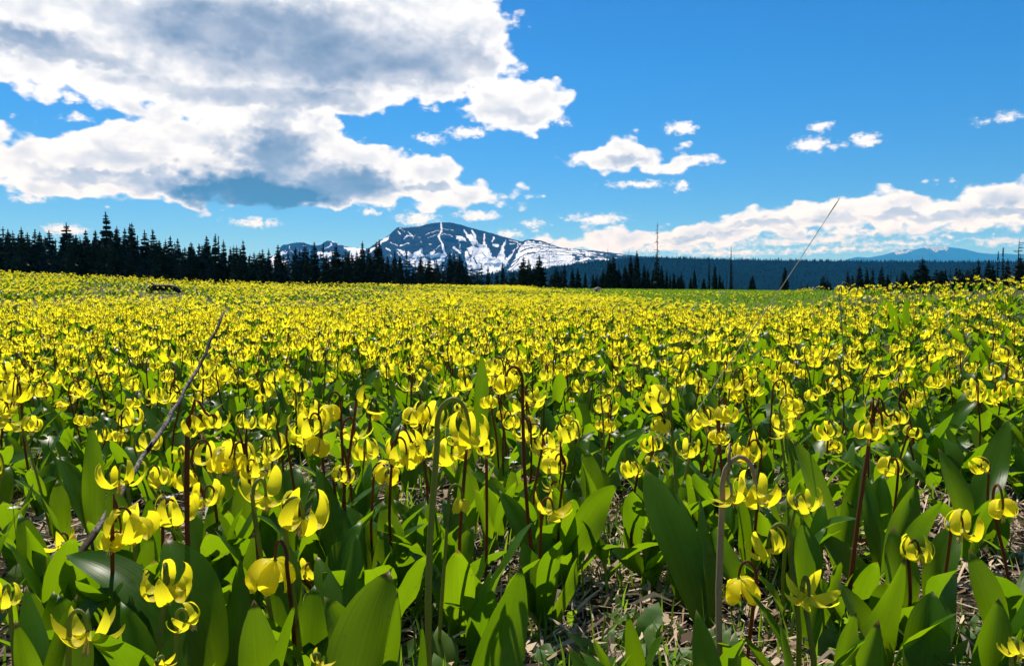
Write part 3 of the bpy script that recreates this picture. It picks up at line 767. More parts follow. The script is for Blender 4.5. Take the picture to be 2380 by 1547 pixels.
ZONES = [(lambda x: x < 420, "dark narrow fir in the dense black stand at the meadow's far edge", "firs of the dense stand"),
         (lambda x: x < 640, "dark fir in the lower stretch of forest before the snowy shoulder", "firs before the snowy shoulder"),
         (lambda x: x < 1100, "dark fir standing in front of the snow-streaked mountain", "firs in front of the mountain"),
         (lambda x: x < 1480, "dark fir in front of the banded snow slope", "firs before the snow slope"),
         (lambda x: x < 1880, "small lone fir on the green edge before the dark ridge", "small firs before the ridge"),
         (lambda x: True, "dark fir rising behind the flowery bank before the ridge", "firs behind the flowery bank")]
def zone(x):
    for f, l, g in ZONES:
        if f(x): return l, g
SHORT = {"tallest pointed fir of the dense black stand": "the stand's tallest fir", "broad full fir with its tip clear of the stand, apart from the tallest": "the broad full fir", "slim pointed fir beside the edge of the dense stand": "the slim fir at the stand's edge",
         "dense blunt-topped fir in the cluster above the middle stand": "the blunt-topped fir", "single fir higher than its neighbours at the end of the stand": "the high fir ending the stand",
         "thin spired fir against the saddle between the two peaks": "the spired fir at the saddle", "tall dense fir before the mountain's dark shoulder": "the dense fir before the shoulder", "fir with drooping open branches against the snow": "the drooping open fir",
         "full fir with sunlit green side before the snow bowl": "the full fir before the bowl", "small fir standing alone against the white snow bowl": "the small fir alone in the bowl", "thick fir before the notch of the snow slope": "the thick fir at the notch",
         "layered fir beside the bare pole": "the layered fir by the pole", "well shaped fir next to the tall half-dead spire": "the shapely fir by the spire", "tiny fir alone before the dark ridge": "the tiny lone fir", "dark fir crossed by the leaning dry grass stalk": "the fir behind the grass stalk",
         "pointed dark fir at the start of the stand behind the bank": "the pointed fir behind the bank"}
def plant_trees():
    uniq = {('1', 765): "tallest pointed fir of the dense black stand", ('1', 485): "broad full fir with its tip clear of the stand, apart from the tallest", ('1', 175): "slim pointed fir beside the edge of the dense stand",
            ('1', 1495): "dense blunt-topped fir in the cluster above the middle stand", ('1', 368): "ragged fir with jutting lower branches in a gap of the stand", ('1', 1690): "single fir higher than its neighbours at the end of the stand",
            ('2', 750): "thin spired fir against the saddle between the two peaks", ('2', 878): "tall dense fir before the mountain's dark shoulder", ('2', 1060): "fir with drooping open branches against the snow", ('2', 1432): "full fir with sunlit green side before the snow bowl",
            ('2', 1625): "small fir standing alone against the white snow bowl", ('2', 1728): "slender fir beside the small fir against the snow bowl", ('3', 100): "thick fir before the notch of the snow slope", ('3', 890): "well shaped fir next to the tall half-dead spire", ('3', 728): "layered fir beside the bare pole",
            ('4', 392): "dark fir crossed by the leaning dry grass stalk", ('4', 122): "tiny fir alone before the dark ridge", ('4', 955): "pale brownish fir", ('4', 1015): "pointed dark fir at the start of the stand behind the bank"}
    plan = []
    for tag_, S, L, rng_, dd in (('1', lambda q: (q[0] * .335, 460.6 + q[1] * .335), T1, (0, 1), (125, 165)), ('2', S2, T2, (0, 1), (120, 150)), ('3', S3, T3, (0, 1), (101, 114)), ('4', S4, T4, (0, 1), (86, 112))):
        for i, q in enumerate(L):
            x, y = S(q)
            u = uniq.get((tag_, q[0]))
            d = random.uniform(*dd)
            kind = 'fir' if random.random() > .12 or u else 'sparse'
            wf, var = None, None
            if tag_ == '1' and q[0] in (485,): wf, var = 1.25, 4
            if tag_ == '1' and q[0] == 765: wf, var = 1.05, 2
            if tag_ == '2' and q[0] in (1432, 1395): wf, var = 1.25, 7
            if tag_ == '2' and q[0] == 1060: kind, wf = 'sparse', 1.7
            if tag_ == '3' and q[0] == 100: wf, var = 1.3, 7
            if tag_ in '34' and wf is None: wf = random.uniform(.95, 1.35)
            plan.append((x, y, d, kind, u, wf, var))
    plan.sort()
    nth = ["first", "second", "third", "fourth", "fifth", "sixth", "seventh", "eighth", "ninth", "tenth", "eleventh", "twelfth"]
    marks = [(i, SHORT[p[4]]) for i, p in enumerate(plan) if p[4] in SHORT]
    for i, (x, y, d, kind, u, wf, var) in enumerate(plan):
        lab, grp = zone(x)
        if not u:
            k, nm = min(marks, key=lambda m: abs(m[0] - i))
            nb = [plan[t][1] for t in (i - 1, i + 1) if 0 <= t < len(plan)]
            m_ = sum(nb) / len(nb)
            hw = "tall" if y < m_ - 5 else ("low" if y > m_ + 5 else "middling")
            u = f"{hw} dark fir, {nth[min(abs(k - i) - 1, 11)]} to the {'left' if i < k else 'right'} of {nm}"
        tree(x, y, d, kind, u, grp, wf, var)
    sp = [(S3((685, 465)), 106, 'pole', "bare dead pole rising above the firs before the snow slope"), (S3((832, 490)), 108, 'pole', "thin dead pole beside the half-dead spire"), (S3((280, 515)), 107, 'pole', "slim dead pole among the firs before the banded snow"),
          (S2((1983, 385)), 112, 'snag', "dead tree with short stubs above the snow slope firs"), (S3((1027, 308)), 104, 'halfsnag', "tallest spire, its bare broken top above green lower boughs"),
          (S3((1390, 540)), 102, 'column', "narrow shaggy column of a fir before the ridge"), (S3((1543, 475)), 103, 'column', "tall thin shaggy spire before the dark ridge"), (S3((1512, 580)), 101, 'snag', "short dead trunk beside the thin shaggy spire"),
          (S3((1570, 670)), 103, 'snag', "dead stub on the other side of the shaggy spire"), (S4((2157, 605)), 92, 'column', "thin spire rising left of the tallest bare trunk"), (S4((2198, 572)), 90, 'column', "high thin spire next to the big bare-branched snag"),
          (S4((2320, 508)), 86, 'bigsnag', "big dead tree with crooked bare branches"), (S3((60, 690)), 112, 'fir', "low fir at the foot of the thick one")]
    for (x, y), d, k, lab in sp:
        tree(x, y, d, k, lab, None, 1.0)
    tree(*S4((1522, 655)), 84, 'fir', "broad dark fir standing alone behind the flowery bank", None, 1.45, 7)
    tree(*S4((955, 800)), 88, 'fir', "pale small fir beside the stand behind the bank", None, 1.5, 6)
    tree(*S4((2335, 640)), 84, 'fir', "bushy fir at the foot of the big dead tree", None, 1.3, 4)
    # lower trees that close the stands
    for i in range(58):
        x = random.uniform(-60, 1080)
        yb = np.interp(x, [0, 400, 600, 1080], [550, 574, 594, 614])
        lab, grp = zone(x)
        tree(x, yb + random.uniform(-18, 22), random.uniform(112, 135), 'fir', "low bushy fir filling in under the " + ("dense black stand" if x < 420 else ("stand before the snowy shoulder" if x < 640 else "firs before the mountain")), "low firs of " + grp, random.uniform(1.0, 1.5))
    for i in range(24):
        x = random.uniform(1170, 1580)
        lab, grp = zone(x); tree(x, random.uniform(622, 650), random.uniform(100, 112), 'fir', "low bushy fir at the foot of the firs before the " + ("banded snow" if x < 1480 else "start of the dark ridge"), "low firs before the " + ("banded snow" if x < 1480 else "dark ridge"), random.uniform(1.2, 1.7))
    for i in range(22):
        x = random.uniform(2040, 2400)
        lab, grp = zone(x); tree(x, random.uniform(622, 645), random.uniform(84, 96), 'fir', "low bushy fir at the foot of the trees behind the flowery bank", "low firs of " + grp, random.uniform(1.2, 1.7))
plant_trees()

def join_many(variants, which, loc, rot, scl, tilt=None):
    """variants: list of (V, T, midx); returns joined arrays"""
    Vs, Ts, Ms, off = [], [], [], 0
    for k, (V, T, M) in enumerate(variants):
        I = np.where(which == k)[0]
        if not len(I): continue
        c, s = np.cos(rot[I])[:, None], np.sin(rot[I])[:, None]
        sc = scl[I]
        if sc.ndim == 1: sc = np.stack([sc, sc, sc], 1)
        x, y, z = V[None, :, 0] * sc[:, 0:1], V[None, :, 1] * sc[:, 1:2], V[None, :, 2] * sc[:, 2:3]
        X = np.stack([c * x - s * y, s * x + c * y, np.broadcast_to(z, (len(I), len(V)))], -1)
        if tilt is not None:
            X[..., 0] += X[..., 2] * tilt[I, 0:1]; X[..., 1] += X[..., 2] * tilt[I, 1:2]
        X += loc[I][:, None]
        Vs.append(X.reshape(-1, 3)); Ts.append((T[None] + (np.arange(len(I)) * len(V))[:, None, None]).reshape(-1, 3) + off)
        Ms.append(np.tile(M, len(I))); off += len(I) * len(V)
    return np.vstack(Vs), np.vstack(Ts), np.concatenate(Ms)

def back_forest():
    n = 420
    vs = [(np.array(V), np.array(T), np.zeros(len(T), int)) for V, T in (fir_crown(400 + i, width=.16, whorls=18, lo=.02, droop=.5) for i in range(3))]
    px = RNG.uniform(-500, 1120, n); d = RNG.uniform(165, 260, n)
    x = (px - 1190) / F * d
    zb = zg(x, d)
    yt = np.interp(px, [-500, 0, 400, 600, 1120], [546, 550, 574, 592, 622]) + RNG.uniform(-14, 20, n)
    h = CAMZ + (HOR - yt) / F * d - zb
    V, T, M = join_many(vs, RNG.integers(0, 3, n), np.stack([x, d, zb], 1), RNG.random(n) * 6.28, np.stack([h * 1.2, h * 1.2, h], 1))
    tag(link("back_forest", make_mesh("back_forest", V, T, [M_NEEDLE], smooth=False)), "dark mass of conifers filling in behind the front firs", None, None, "stuff")
back_forest()

# ------------------------------------------------------------------ lily building blocks
PROF = {  # petal centre line in the (radius, height) plane, cm; the stem comes from above
    'claw': [(.15, 0), (.8, -.8), (1.9, -1.25), (2.8, -.7), (3.1, .5), (2.9, 1.7), (2.45, 2.5), (1.9, 2.9)],
    'ball': [(.15, 0), (1.0, -1.0), (2.1, -1.1), (2.6, 0), (2.3, 1.3), (1.5, 2.0), (.8, 1.9)],
    'star': [(.15, 0), (.8, -.8), (1.9, -1.15), (3.1, -.6), (4.2, .35), (4.9, 1.5)],
    'bell': [(.15, 0), (1.0, -.2), (1.85, -1.0), (2.15, -2.1), (1.9, -2.9), (2.15, -3.3)],
    'spread': [(.15, 0), (.8, -.8), (1.9, -1.2), (2.9, -.75), (3.6, .35), (3.9, 1.6), (3.65, 2.6), (3.1, 3.0)]}
def petal(kind, rs, nu=10, nv=4, mixk=None, wid=1.0):
    P = catmull(PROF[kind], nu)
    if mixk:
        P2 = catmull(PROF[mixk], nu); f = rs.uniform(.15, .5); P = P * (1 - f) + P2 * f
    P = P * rs.uniform(.92, 1.08)
    t = np.linspace(0, 1, nu)
    W = np.interp(t, [0, .12, .3, .5, .7, .88, 1], [.16, .42, .72, .80, .64, .32, .02]) * wid * rs.uniform(.9, 1.1)
    Tn = np.gradient(P, axis=0); Tn /= np.linalg.norm(Tn, axis=1)[:, None]
    N = np.stack([Tn[:, 1], -Tn[:, 0]], 1)               # outside of the flower
    v = np.linspace(-1, 1, nv)
    tw = rs.uniform(-.55, .55) * t
    ch = np.interp(t, [0, .3, .7, 1], [.30, .28, .12, .05])
    U, Vv = np.meshgrid(t, v, indexing='ij')
    wv = W[:, None] * Vv
    wav = .05 * np.sin(t * 14 + rs.random() * 6)[:, None] * Vv ** 2 * np.sign(Vv)
    off = (ch[:, None] * W[:, None] * (Vv ** 2) * -1.0) + wav + tw[:, None] * wv
    R = P[:, 0][:, None] + N[:, 0][:, None] * off
    Z = P[:, 1][:, None] + N[:, 1][:, None] * off
    side = wv + (rs.uniform(-.5, .5) * t[:, None] ** 2)
    V = np.stack([R, side, Z], -1).reshape(-1, 3) * .01
    uv = np.stack([(Vv + 1) / 2, U], -1).reshape(-1, 2)
    return V, grid_tris(nu, nv), uv

def rotz(V, a):
    c, s = math.cos(a), math.sin(a)
    V = np.array(V, float)
    return np.stack([c * V[:, 0] - s * V[:, 1], s * V[:, 0] + c * V[:, 1], V[:, 2]], 1)

def stamens(rs):
    parts = []
    for k in range(6):
        a = k * PI / 3 + .4; d = np.array([math.cos(a), math.sin(a), 0]); r = rs.uniform(.25, .5)
        L = rs.uniform(1.3, 2.0)
        parts.append(tube(np.array([[0, 0, -.2], d * r * .6 + [0, 0, -.2 - L * .5], d * r + [0, 0, -.2 - L]]) * .01, np.array([.05, .04, .04]) * .01, 3, False))
        parts.append(tube(np.array([d * r + [0, 0, -.2 - L], d * r * 1.15 + [0, 0, -.55 - L], d * r * 1.1 + [0, 0, -.95 - L]]) * .01, np.array([.05, .11, .05]) * .01, 5))
    parts.append(tube(np.array([[0, 0, -.1], [0, 0, -1.4], [.05, 0, -2.9]]) * .01, np.array([.12, .06, .09]) * .01, 4))
    return merge(parts)

FLOWERS = []     # each: (kind, [three petal meshes], stamen mesh, receptacle mesh)
def prepare_flowers():
    rs = np.random.default_rng(21)
    rv, rt = tube(np.array([[0, 0, .25], [0, 0, .05], [0, 0, -.35]]) * .01, np.array([.16, .28, .18]) * .01, 7)
    rec = make_mesh("receptacle", rv, rt, [M_STEMG])
    for kind, mk, n in (('claw', 'spread', 6), ('ball', 'claw', 5), ('star', 'spread', 4), ('bell', None, 2), ('spread', 'claw', 5)):
        for i in range(n):
            ps = []
            for j in range(3):
                V, T, uv = petal(kind, rs, 11, 5, mk if rs.random() < .6 else None, {'ball': 1.15, 'bell': 1.5}.get(kind, 1.12))
                ps.append(make_mesh("petal_" + kind, V, T, [M_PETAL], uv=uv))
            sv, st = stamens(rs)
            FLOWERS.append((kind, ps, make_mesh("stamen_tuft", sv, st, [M_STAMEN]), rec))
prepare_flowers()
def pick_flower(kind):
    c = [f for f in FLOWERS if f[0] == kind]
    return random.choice(c)

def add_flower(root, kind, loc, tilt_dir, tilt, scale):
    _, ps, st, rec = pick_flower(kind)
    fl = link("flower", rec, root, loc)
    q = Vector((0, 0, 1)).rotation_difference(Vector((math.cos(tilt_dir) * math.sin(tilt), math.sin(tilt_dir) * math.sin(tilt), math.cos(tilt))))
    e = q.to_euler(); fl.rotation_euler = e; fl.scale = (scale,) * 3
    a0 = random.random() * 6.28
    for k in range(6):
        link("petal", ps[(k * 2 + k // 3) % 3], fl, rot=(random.uniform(-.2, .2), random.gauss(0, .17), a0 + k * PI / 3 + random.uniform(-.18, .18)), scale=(random.uniform(.88, 1.1),) * 3)
    link("stamen_tuft", st, fl)
    return fl

def stem_path(top, h_dir, hook=1.0, lean=0.0, n=22):
    """local path from (0,0,0) to the flower's attachment at `top`; the stem passes the flower and bends over it"""
    top = np.array(top, float); h = np.array([math.cos(h_dir), math.sin(h_dir), 0])
    k = .011 * hook
    s1 = top - h * 2.0 * k + [0, 0, .6 * k]
    mid = s1 * .5 + np.array([random.uniform(-.008, .008), random.uniform(-.008, .008), 0])
    pts = [(0, 0, -.015), mid, s1 - [0, 0, 1.2 * k], s1, top - h * 1.75 * k + [0, 0, 1.7 * k], top - h * 1.0 * k + [0, 0, 2.3 * k], top - h * .3 * k + [0, 0, 1.8 * k], top + [0, 0, .6 * k], top]
    return catmull(pts, n)

def leaf_line(bend, n, curl=0.0):
    t = np.linspace(0, 1, n)
    ang = bend * t ** 1.3 + curl * np.sin(t * PI) * .5
    x = np.concatenate([[0], np.cumsum(np.sin(ang[:-1] + np.diff(ang) / 2) * np.diff(t))])
    z = np.concatenate([[0], np.cumsum(np.cos(ang[:-1] + np.diff(ang) / 2) * np.diff(t))])
    return x, z, ang
def leaf_surface(C3, Tn, cross, W, rs, nv=7, fold=.35, wave=.10, shape=0):
    n = len(C3); t = np.linspace(0, 1, n)
    w = np.interp(t, [0, .1, .25, .45, .62, .78, .9, .97, 1], [[.18, .26, .55, .90, 1.0, .86, .52, .2, .0], [.22, .4, .75, 1.0, .97, .76, .45, .17, .0]][shape]) * W / 2
    w = np.convolve(np.pad(w, 1, mode='edge'), [.25, .5, .25], 'valid'); w[-1] = 0
    nrm = np.cross(Tn, cross)
    v = np.linspace(-1, 1, nv)
    f = fold * (1 - .55 * t)
    ph = rs.random() * 6.28; fr = rs.uniform(6, 11)
    V = np.empty((n, nv, 3))
    for j, q in enumerate(v):
        out = w * (f * abs(q) ** 1.4) + W * wave * np.sin(t * fr + ph + (1.3 if q > 0 else 0)) * q * q * np.sin(t * PI)
        V[:, j] = C3 + cross * (w * q * (1 - .18 * f))[:, None] + nrm * out[:, None]
    uv = np.stack(np.meshgrid(t, (v + 1) / 2, indexing='ij')[::-1], -1).reshape(-1, 2)
    return V.reshape(-1, 3), grid_tris(n, nv), uv
def leaf_local(L, W, az, th0, bend, rs, n=12, nv=7, roll=0.0, fold=.35, wave=.1):
    x, z, ang = leaf_line(bend, n)
    c, s = math.cos(th0), math.sin(th0)
    xx, zz = (x * c + z * s) * L, (-x * s + z * c) * L
    d = np.array([math.cos(az), math.sin(az), 0]); side = np.array([-d[1], d[0], 0.0])
    C3 = xx[:, None] * d + zz[:, None] * np.array([0, 0, 1.0])
    Tn = np.sin(ang + th0)[:, None] * d + np.cos(ang + th0)[:, None] * np.array([0, 0, 1.0])
    N = np.cross(Tn, side)
    rl = roll * np.linspace(.2, 1, n)
    cross = np.cos(rl)[:, None] * side + np.sin(rl)[:, None] * N
    V, T, uv = leaf_surface(C3, Tn, cross, W, rs, nv, fold, wave, int(rs.integers(0, 2)))
    V[:, 2] -= .004
    return V, T, uv
def leaf_to(base, tip, W, bend, roll, rs, n=16, nv=9, fold=.3, wave=.08):
    """leaf from base to tip whose face is turned to the viewer's side, then rolled"""
    base, tip = np.array(base, float), np.array(tip, float)
    ch = tip - base; hz = ch.copy(); hz[2] = 0
    lh = np.linalg.norm(hz)
    d = hz / lh if lh > 1e-4 else np.array([1.0, 0, 0])
    x, z, ang = leaf_line(bend, n)
    a0 = math.atan2(x[-1], z[-1]); l0 = math.hypot(x[-1], z[-1])
    th0 = math.atan2(lh, ch[2]) - a0; L = np.linalg.norm(ch) / l0
    c, s = math.cos(th0), math.sin(th0)
    C3 = base + ((x * c + z * s) * L)[:, None] * d + ((-x * s + z * c) * L)[:, None] * np.array([0, 0, 1.0])
    Tn = np.sin(ang + th0)[:, None] * d + np.cos(ang + th0)[:, None] * np.array([0, 0, 1.0])
    view = C3 - np.array([0, 0, CAMZ]); view /= np.linalg.norm(view, axis=1)[:, None]
    cr = np.cross(Tn, view); cr /= np.linalg.norm(cr, axis=1)[:, None] + 1e-9
    N = np.cross(Tn, cr)
    rl = np.broadcast_to(roll, (n,)) if np.isscalar(roll) else np.linspace(roll[0], roll[1], n)
    cross = np.cos(rl)[:, None] * cr + np.sin(rl)[:, None] * N
    return leaf_surface(C3, Tn, cross, W, rs, nv, fold, wave, int(rs.integers(0, 2)))

STEM_MATS = {'b': M_STEMB, 'g': M_STEMG, 'p': M_STEMP}
RS = np.random.default_rng(5)
HERO_ROOTS = []
def hero(px, py, w, kind, label, d=None, stem='b', root=None, hd=None, tilt=None, extra=(), leaves=2, hook=1.0, thick=2.0):
    """a glacier lily whose flower is seen at (px, py) with width w"""
    nominal = {'claw': .062, 'ball': .052, 'star': .088, 'bell': .042, 'spread': .078}[kind]
    d = d or F * nominal * .92 / w
    sc = w / F * d / nominal * .97
    top = at(px, py, d)
    rx = top.x + ((root[0] - px) / F * d if root else random.uniform(-.03, .03)); ry = d + (root[1] if root else random.uniform(-.03, .04))
    z0 = zg1(rx, ry)
    e = link("glacier_lily", None, None, (rx, ry, z0))
    hd = random.uniform(0, 6.28) if hd is None else hd
    top_l = np.array([top.x - rx, top.y - ry, top.z - z0 + .012 * sc])
    path = stem_path(top_l, hd, hook * sc)
    V, T = tube(path, np.linspace(thick, thick * .5, len(path)) * (1 + RS.normal(0, .05, len(path))) * .001, 7)
    link("stem", make_mesh("stem", V, T, [STEM_MATS[stem]]), e)
    td, tl = tilt if tilt else (random.uniform(0, 6.28), random.uniform(.05, .35))
    add_flower(e, kind, top_l, td, tl, sc)
    for (ex, ey, ew, ek) in extra:
        nom = {'claw': .062, 'ball': .052, 'star': .088, 'bell': .042, 'spread': .078}[ek]
        t2 = at(ex, ey, d - .01); s2 = ew / F * d / nom
        q = np.array([t2.x - rx, t2.y - ry, t2.z - z0 + .012 * s2])
        st = path[int(len(path) * .50)]
        dv = q - st; dv[2] = 0; ln = np.linalg.norm(dv) + 1e-6; dv /= ln
        pp = catmull([st - [0, 0, .01], st + dv * ln * .25 + [0, 0, max(.02, (q[2] - st[2]) * .6 + .012)], q - dv * .012 + [0, 0, .02 * s2], q - dv * .004 + [0, 0, .022 * s2], q + [0, 0, .008 * s2], q], 12)
        V, T = tube(pp, np.linspace(min(thick * .6, 1.5), min(thick * .5, 1.2), len(pp)) * .001, 6)
        link("stem", make_mesh("side_stem", V, T, [STEM_MATS[stem]]), e)
        add_flower(e, ek, q, random.uniform(0, 6.28), random.uniform(.1, .4), s2)
    a0 = random.uniform(0, 6.28)
    for k in range(leaves):
        V, T, uv = leaf_local(random.uniform(.10, .155), random.uniform(.032, .048), a0 + k * PI + random.uniform(-.6, .6), random.uniform(.05, .3), random.uniform(.3, 1.0), RS, roll=random.uniform(-.5, .5))
        link("leaf", make_mesh("leaf", V, T, [M_LEAF], uv=uv), e)
    tag(e, label, "flower", "glacier lilies close to the camera")
    HERO_ROOTS.append((rx, ry))
    return e

def hero_lilies():
    h = hero
    h(205, 1490, 185, 'star', "large open lily low in the nearest corner with four upswept pointed petals", .60, 'g', (150, .0), 0, (1.2, .15), thick=2.4)
    h(385, 1385, 120, 'claw', "big cupped lily on a thick olive stem in front of a broad dark leaf", .66, 'g', (385, -.02), -1.2, (-1.5, .35), thick=3.0)
    h(435, 1455, 92, 'spread', "pale side-facing lily with one tightly curled petal tip", .62, 'g', (395, -.01), 0, (2.9, .9), thick=1.9)
    h(8, 1405, 75, 'claw', "cut-off lily at the border beside the arching wavy leaf", .64, 'g')
    h(640, 1325, 88, 'bell', "closed lantern lily hanging low before a pale green leaf", .68, 'b', (660, .03), 2.5, (0, .2), thick=2.2)
    h(705, 1225, 125, 'claw', "wide claw-petalled lily on a straight bright green stem", .70, 'g', (697, .02), 0.4, (-.6, .3), thick=2.8)
    h(618, 1170, 150, 'star', "broad flat lily with long curling arms above the lantern lily", .76, 'g', (640, .02), 1.0, (-1.2, .15), thick=2.6)
    h(412, 1210, 92, 'claw', "crown-shaped lily touching the double flower on a brown stem", .86, 'b')
    h(310, 1250, 108, 'ball', "many-curled lily hooked on a brown stem over dry straw", .78, 'b', (272, .0), 0.3, (-1, .3), extra=((258, 1275, 60, 'ball'),), thick=2.2)
    h(140, 1272, 88, 'star', "small pointed lily leaning over a bright leaf above bare straw", .95, 'b', (205, .05), 3.0, (3.0, .5))
    h(278, 1130, 112, 'spread', "upswept lily by the foot of the leaning grey stick", .88, 'g', (318, -.02), 2.6, (2, .2), thick=2.4)
    h(372, 1122, 62, 'ball', "rounded lily just beyond the foot of the leaning stick", 1.05, 'g')
    h(475, 1172, 92, 'spread', "thin-armed lily half hidden by a tall red-brown stem", .95, 'b')
    h(462, 1005, 72, 'claw', "two-flowered lily on the long straight red-brown stem before the stick", .80, 'b', (470, -.02), 0.2, (3.1, .5), extra=((505, 990, 62, 'spread'),), thick=3.0)
    h(545, 1085, 88, 'ball', "crowded cluster of curled lilies above the broad flat one", .86, 'b', (600, .0), 2.8, (-1.5, .3), extra=((595, 1105, 70, 'claw'), (510, 1095, 50, 'ball')), thick=2.0)
    h(425, 1062, 48, 'spread', "lily turned sideways showing its pale stamens", 1.05, 'g', None, None, (-1.57, 1.3))
    h(720, 1005, 80, 'claw', "double lily high on a dark stem behind the cluster", 1.0, 'b', (765, .0), 3.0, None, ((745, 1035, 55, 'bell'),))
    h(765, 955, 52, 'bell', "hanging bell lily on a dark hooked stem", 1.05, 'b')
    h(850, 950, 95, 'star', "lily turned in profile with two long pale petals", .98, 'b', (765, .0), 0, (.4, .7))
    h(1000, 985, 78, 'claw', "full curled lily below a thin arching hook", 1.1, 'b', None, None, None, ((965, 985, 55, 'ball'),))
    h(945, 1072, 100, 'claw', "large ragged lily with splayed petals next to the thick arching stem", .95, 'b', (925, .0), 0.3, (-1.5, .4), ((985, 1060, 60, 'spread'),))
    h(897, 1122, 72, 'ball', "rounded two-lobed lily on paired brown stems", .98, 'b', (865, .02), 0.4)
    h(1090, 1030, 108, 'claw', "big flower crown hung on the thick pale green arching stem", .74, 'g', (1000, -.03), 0.1, (-1.2, .3), (), 0, 2.0, 3.4)
    h(1050, 1072, 84, 'ball', "rounded crown tucked under the big flower of the thick arching stem", .82, 'b', (1060, .02))
    h(1130, 1055, 64, 'spread', "splayed lily peeping out behind the thick stem's big flower", .86, 'b', (1120, .02))
    h(1075, 1172, 40, 'bell', "half-opened drooping bud on a side hook of the thick stem", .78, 'g', (1010, .0), 0, (0, .1), hook=1.6, leaves=0)
    h(1285, 1200, 112, 'star', "star lily with widely spread arms above heart-shaped leaves", .86, 'b', (1265, .0), 0.2, (-.5, .3))
    h(1290, 1095, 62, 'ball', "globe lily on two red-brown stems", .98, 'b', (1310, .03), 2.6, None, ((1282, 1135, 45, 'star'),))
    h(1175, 910, 60, 'ball', "high round lily on a long red-brown stem standing above its neighbours", 1.0, 'b', (1250, -.03), 3.14, (3.0, .35), leaves=1, hook=1.6, thick=2.6)
    h(1280, 1040, 62, 'claw', "curled lily on a hooked dark stem above the globe lily", 1.1, 'b', (1240, .0), 0.4)
    h(1472, 1105, 56, 'claw', "cup-shaped lily beside the tip of a very broad dark leaf", 1.08, 'b', (1475, .0))
    h(1530, 948, 78, 'claw', "tall large-petalled lily with a round one hanging below it", 1.02, 'g', (1580, -.02), 2.9, (3.0, .5), ((1537, 1000, 46, 'ball'),), thick=2.4)
    h(1690, 980, 58, 'ball', "bulging lily on an upright dark stem near a slanting broad leaf", 1.05, 'b', (1672, .0), 0.1, None, ((1665, 1030, 42, 'ball'),))
    h(1600, 1060, 62, 'spread', "loose lily low between two upright leaves", 1.08, 'g')
    h(1740, 1065, 78, 'claw', "pair of clawed lilies over brown straw", 1.0, 'b', (1745, .0), None, None, ((1715, 1070, 50, 'claw'),))
    h(1755, 1165, 118, 'spread', "huge twin lily on the thick grey hooked stem", .70, 'p', (1672, -.02), 0.0, (-.9, .3), ((1700, 1165, 105, 'star'),), 1, 2.4, 3.2)
    h(1870, 1185, 86, 'spread', "slender-armed lily beside the huge twin one", .86, 'g', (1845, .02), 0.2)
    h(1785, 1290, 112, 'spread', "wide clawed lily under a dark green arch over bare soil", .66, 'g', (1840, -.01), 3.0, (2.5, .4), hook=1.7, thick=2.8)
    h(1717, 1365, 76, 'bell', "smooth closed yellow cap with pale anthers below", .70, 'b', (1745, .02), 2.9, (3.14, .25), leaves=1)
    h(1880, 1400, 135, 'star', "flat lily seen from above with a twisted hanging petal", .64, 'g', (1880, .0), -1.5, (-1.4, .35), thick=2.6)
    h(2065, 1100, 56, 'ball', "round lantern lily in front of crossing stems", 1.08, 'b', (2070, .02))
    h(2050, 1000, 84, 'star', "spread lily at the top of the long leaning brown stem", .88, 'b', (1935, -.04), 0.3, (-1.2, .4), ((2020, 1020, 60, 'claw'), (2085, 985, 50, 'spread')), 1, 1.6, 2.6)
    h(2135, 1300, 82, 'claw', "open lily on a thin dark hook above a bending broad leaf", .80, 'b', (2105, .0), 0.2)
    h(2237, 1243, 86, 'claw', "cupped lily with dangling anthers over a patch of straw", .84, 'b', (2190, .02), 0.1)
    h(2280, 1095, 50, 'claw', "lily tipped on its side over dark leaves near the border", 1.1, 'b', (2320, .0), 3.0, (2.8, .9))
    h(2050, 1495, 58, 'spread', "low lily half buried among leaves at the near edge", .72, 'b', (2045, .0), None, (-1.2, .7))
    h(1822, 1010, 78, 'star', "lily with one petal pointing straight down", 1.0, 'g', (1825, -.02), -1.5, (2.6, .6))
    h(2120, 1015, 38, 'ball', "small curled lily behind the spread one", 1.25, 'b')
    h(75, 1000, 48, 'ball', "single round lily over a tall upright leaf", 1.2, 'g')
    h(190, 988, 36, 'ball', "small round lily between tall leaves", 1.35, 'g')
    h(288, 1025, 28, 'ball', "tiny lantern lily beside the stick", 1.5, 'g')
    h(795, 1120, 58, 'claw', "lily on a dark stem between the flat lily and the paired stems", .98, 'b')
    h(722, 1340, 62, 'claw', "small low lily between the green stem and a dark leaf", .84, 'b', (740, .02))
    h(1408, 912, 50, 'star', "wide-winged small lily in the middle distance", 1.35, 'g')
    h(1395, 995, 28, 'ball', "little globe lily over folded leaves", 1.5, 'g')
    h(2365, 1525, 95, 'star', "lily cut by the lower border beside a round-tipped leaf", .56, 'g', None, None, (1.5, .3))
    h(380, 1545, 60, 'star', "yellow petal tip poking up at the lower border", .52, 'g', None, None, (1.5, .9))
    h(745, 1545, 70, 'star', "pale petal tip at the lower border beside the broadest leaf", .52, 'g', None, None, (.5, .6))
    h(40, 930, 70, 'claw', "bushy double lily far over at the border above dark leaves", 1.3, 'b', None, None, None, ((10, 965, 50, 'spread'),))
    h(1955, 684, 32, 'claw', "tall lily at the meadow's rim silhouetted on the ridge", 2.6, 'p', None, None, None, ((1990, 690, 30, 'ball'),))
    h(1045, 705, 32, 'claw', "lily head reaching over the others at the middle of the far field", 2.9, 'b', None, None, None, ((1035, 745, 40, 'claw'),))
hero_lilies()

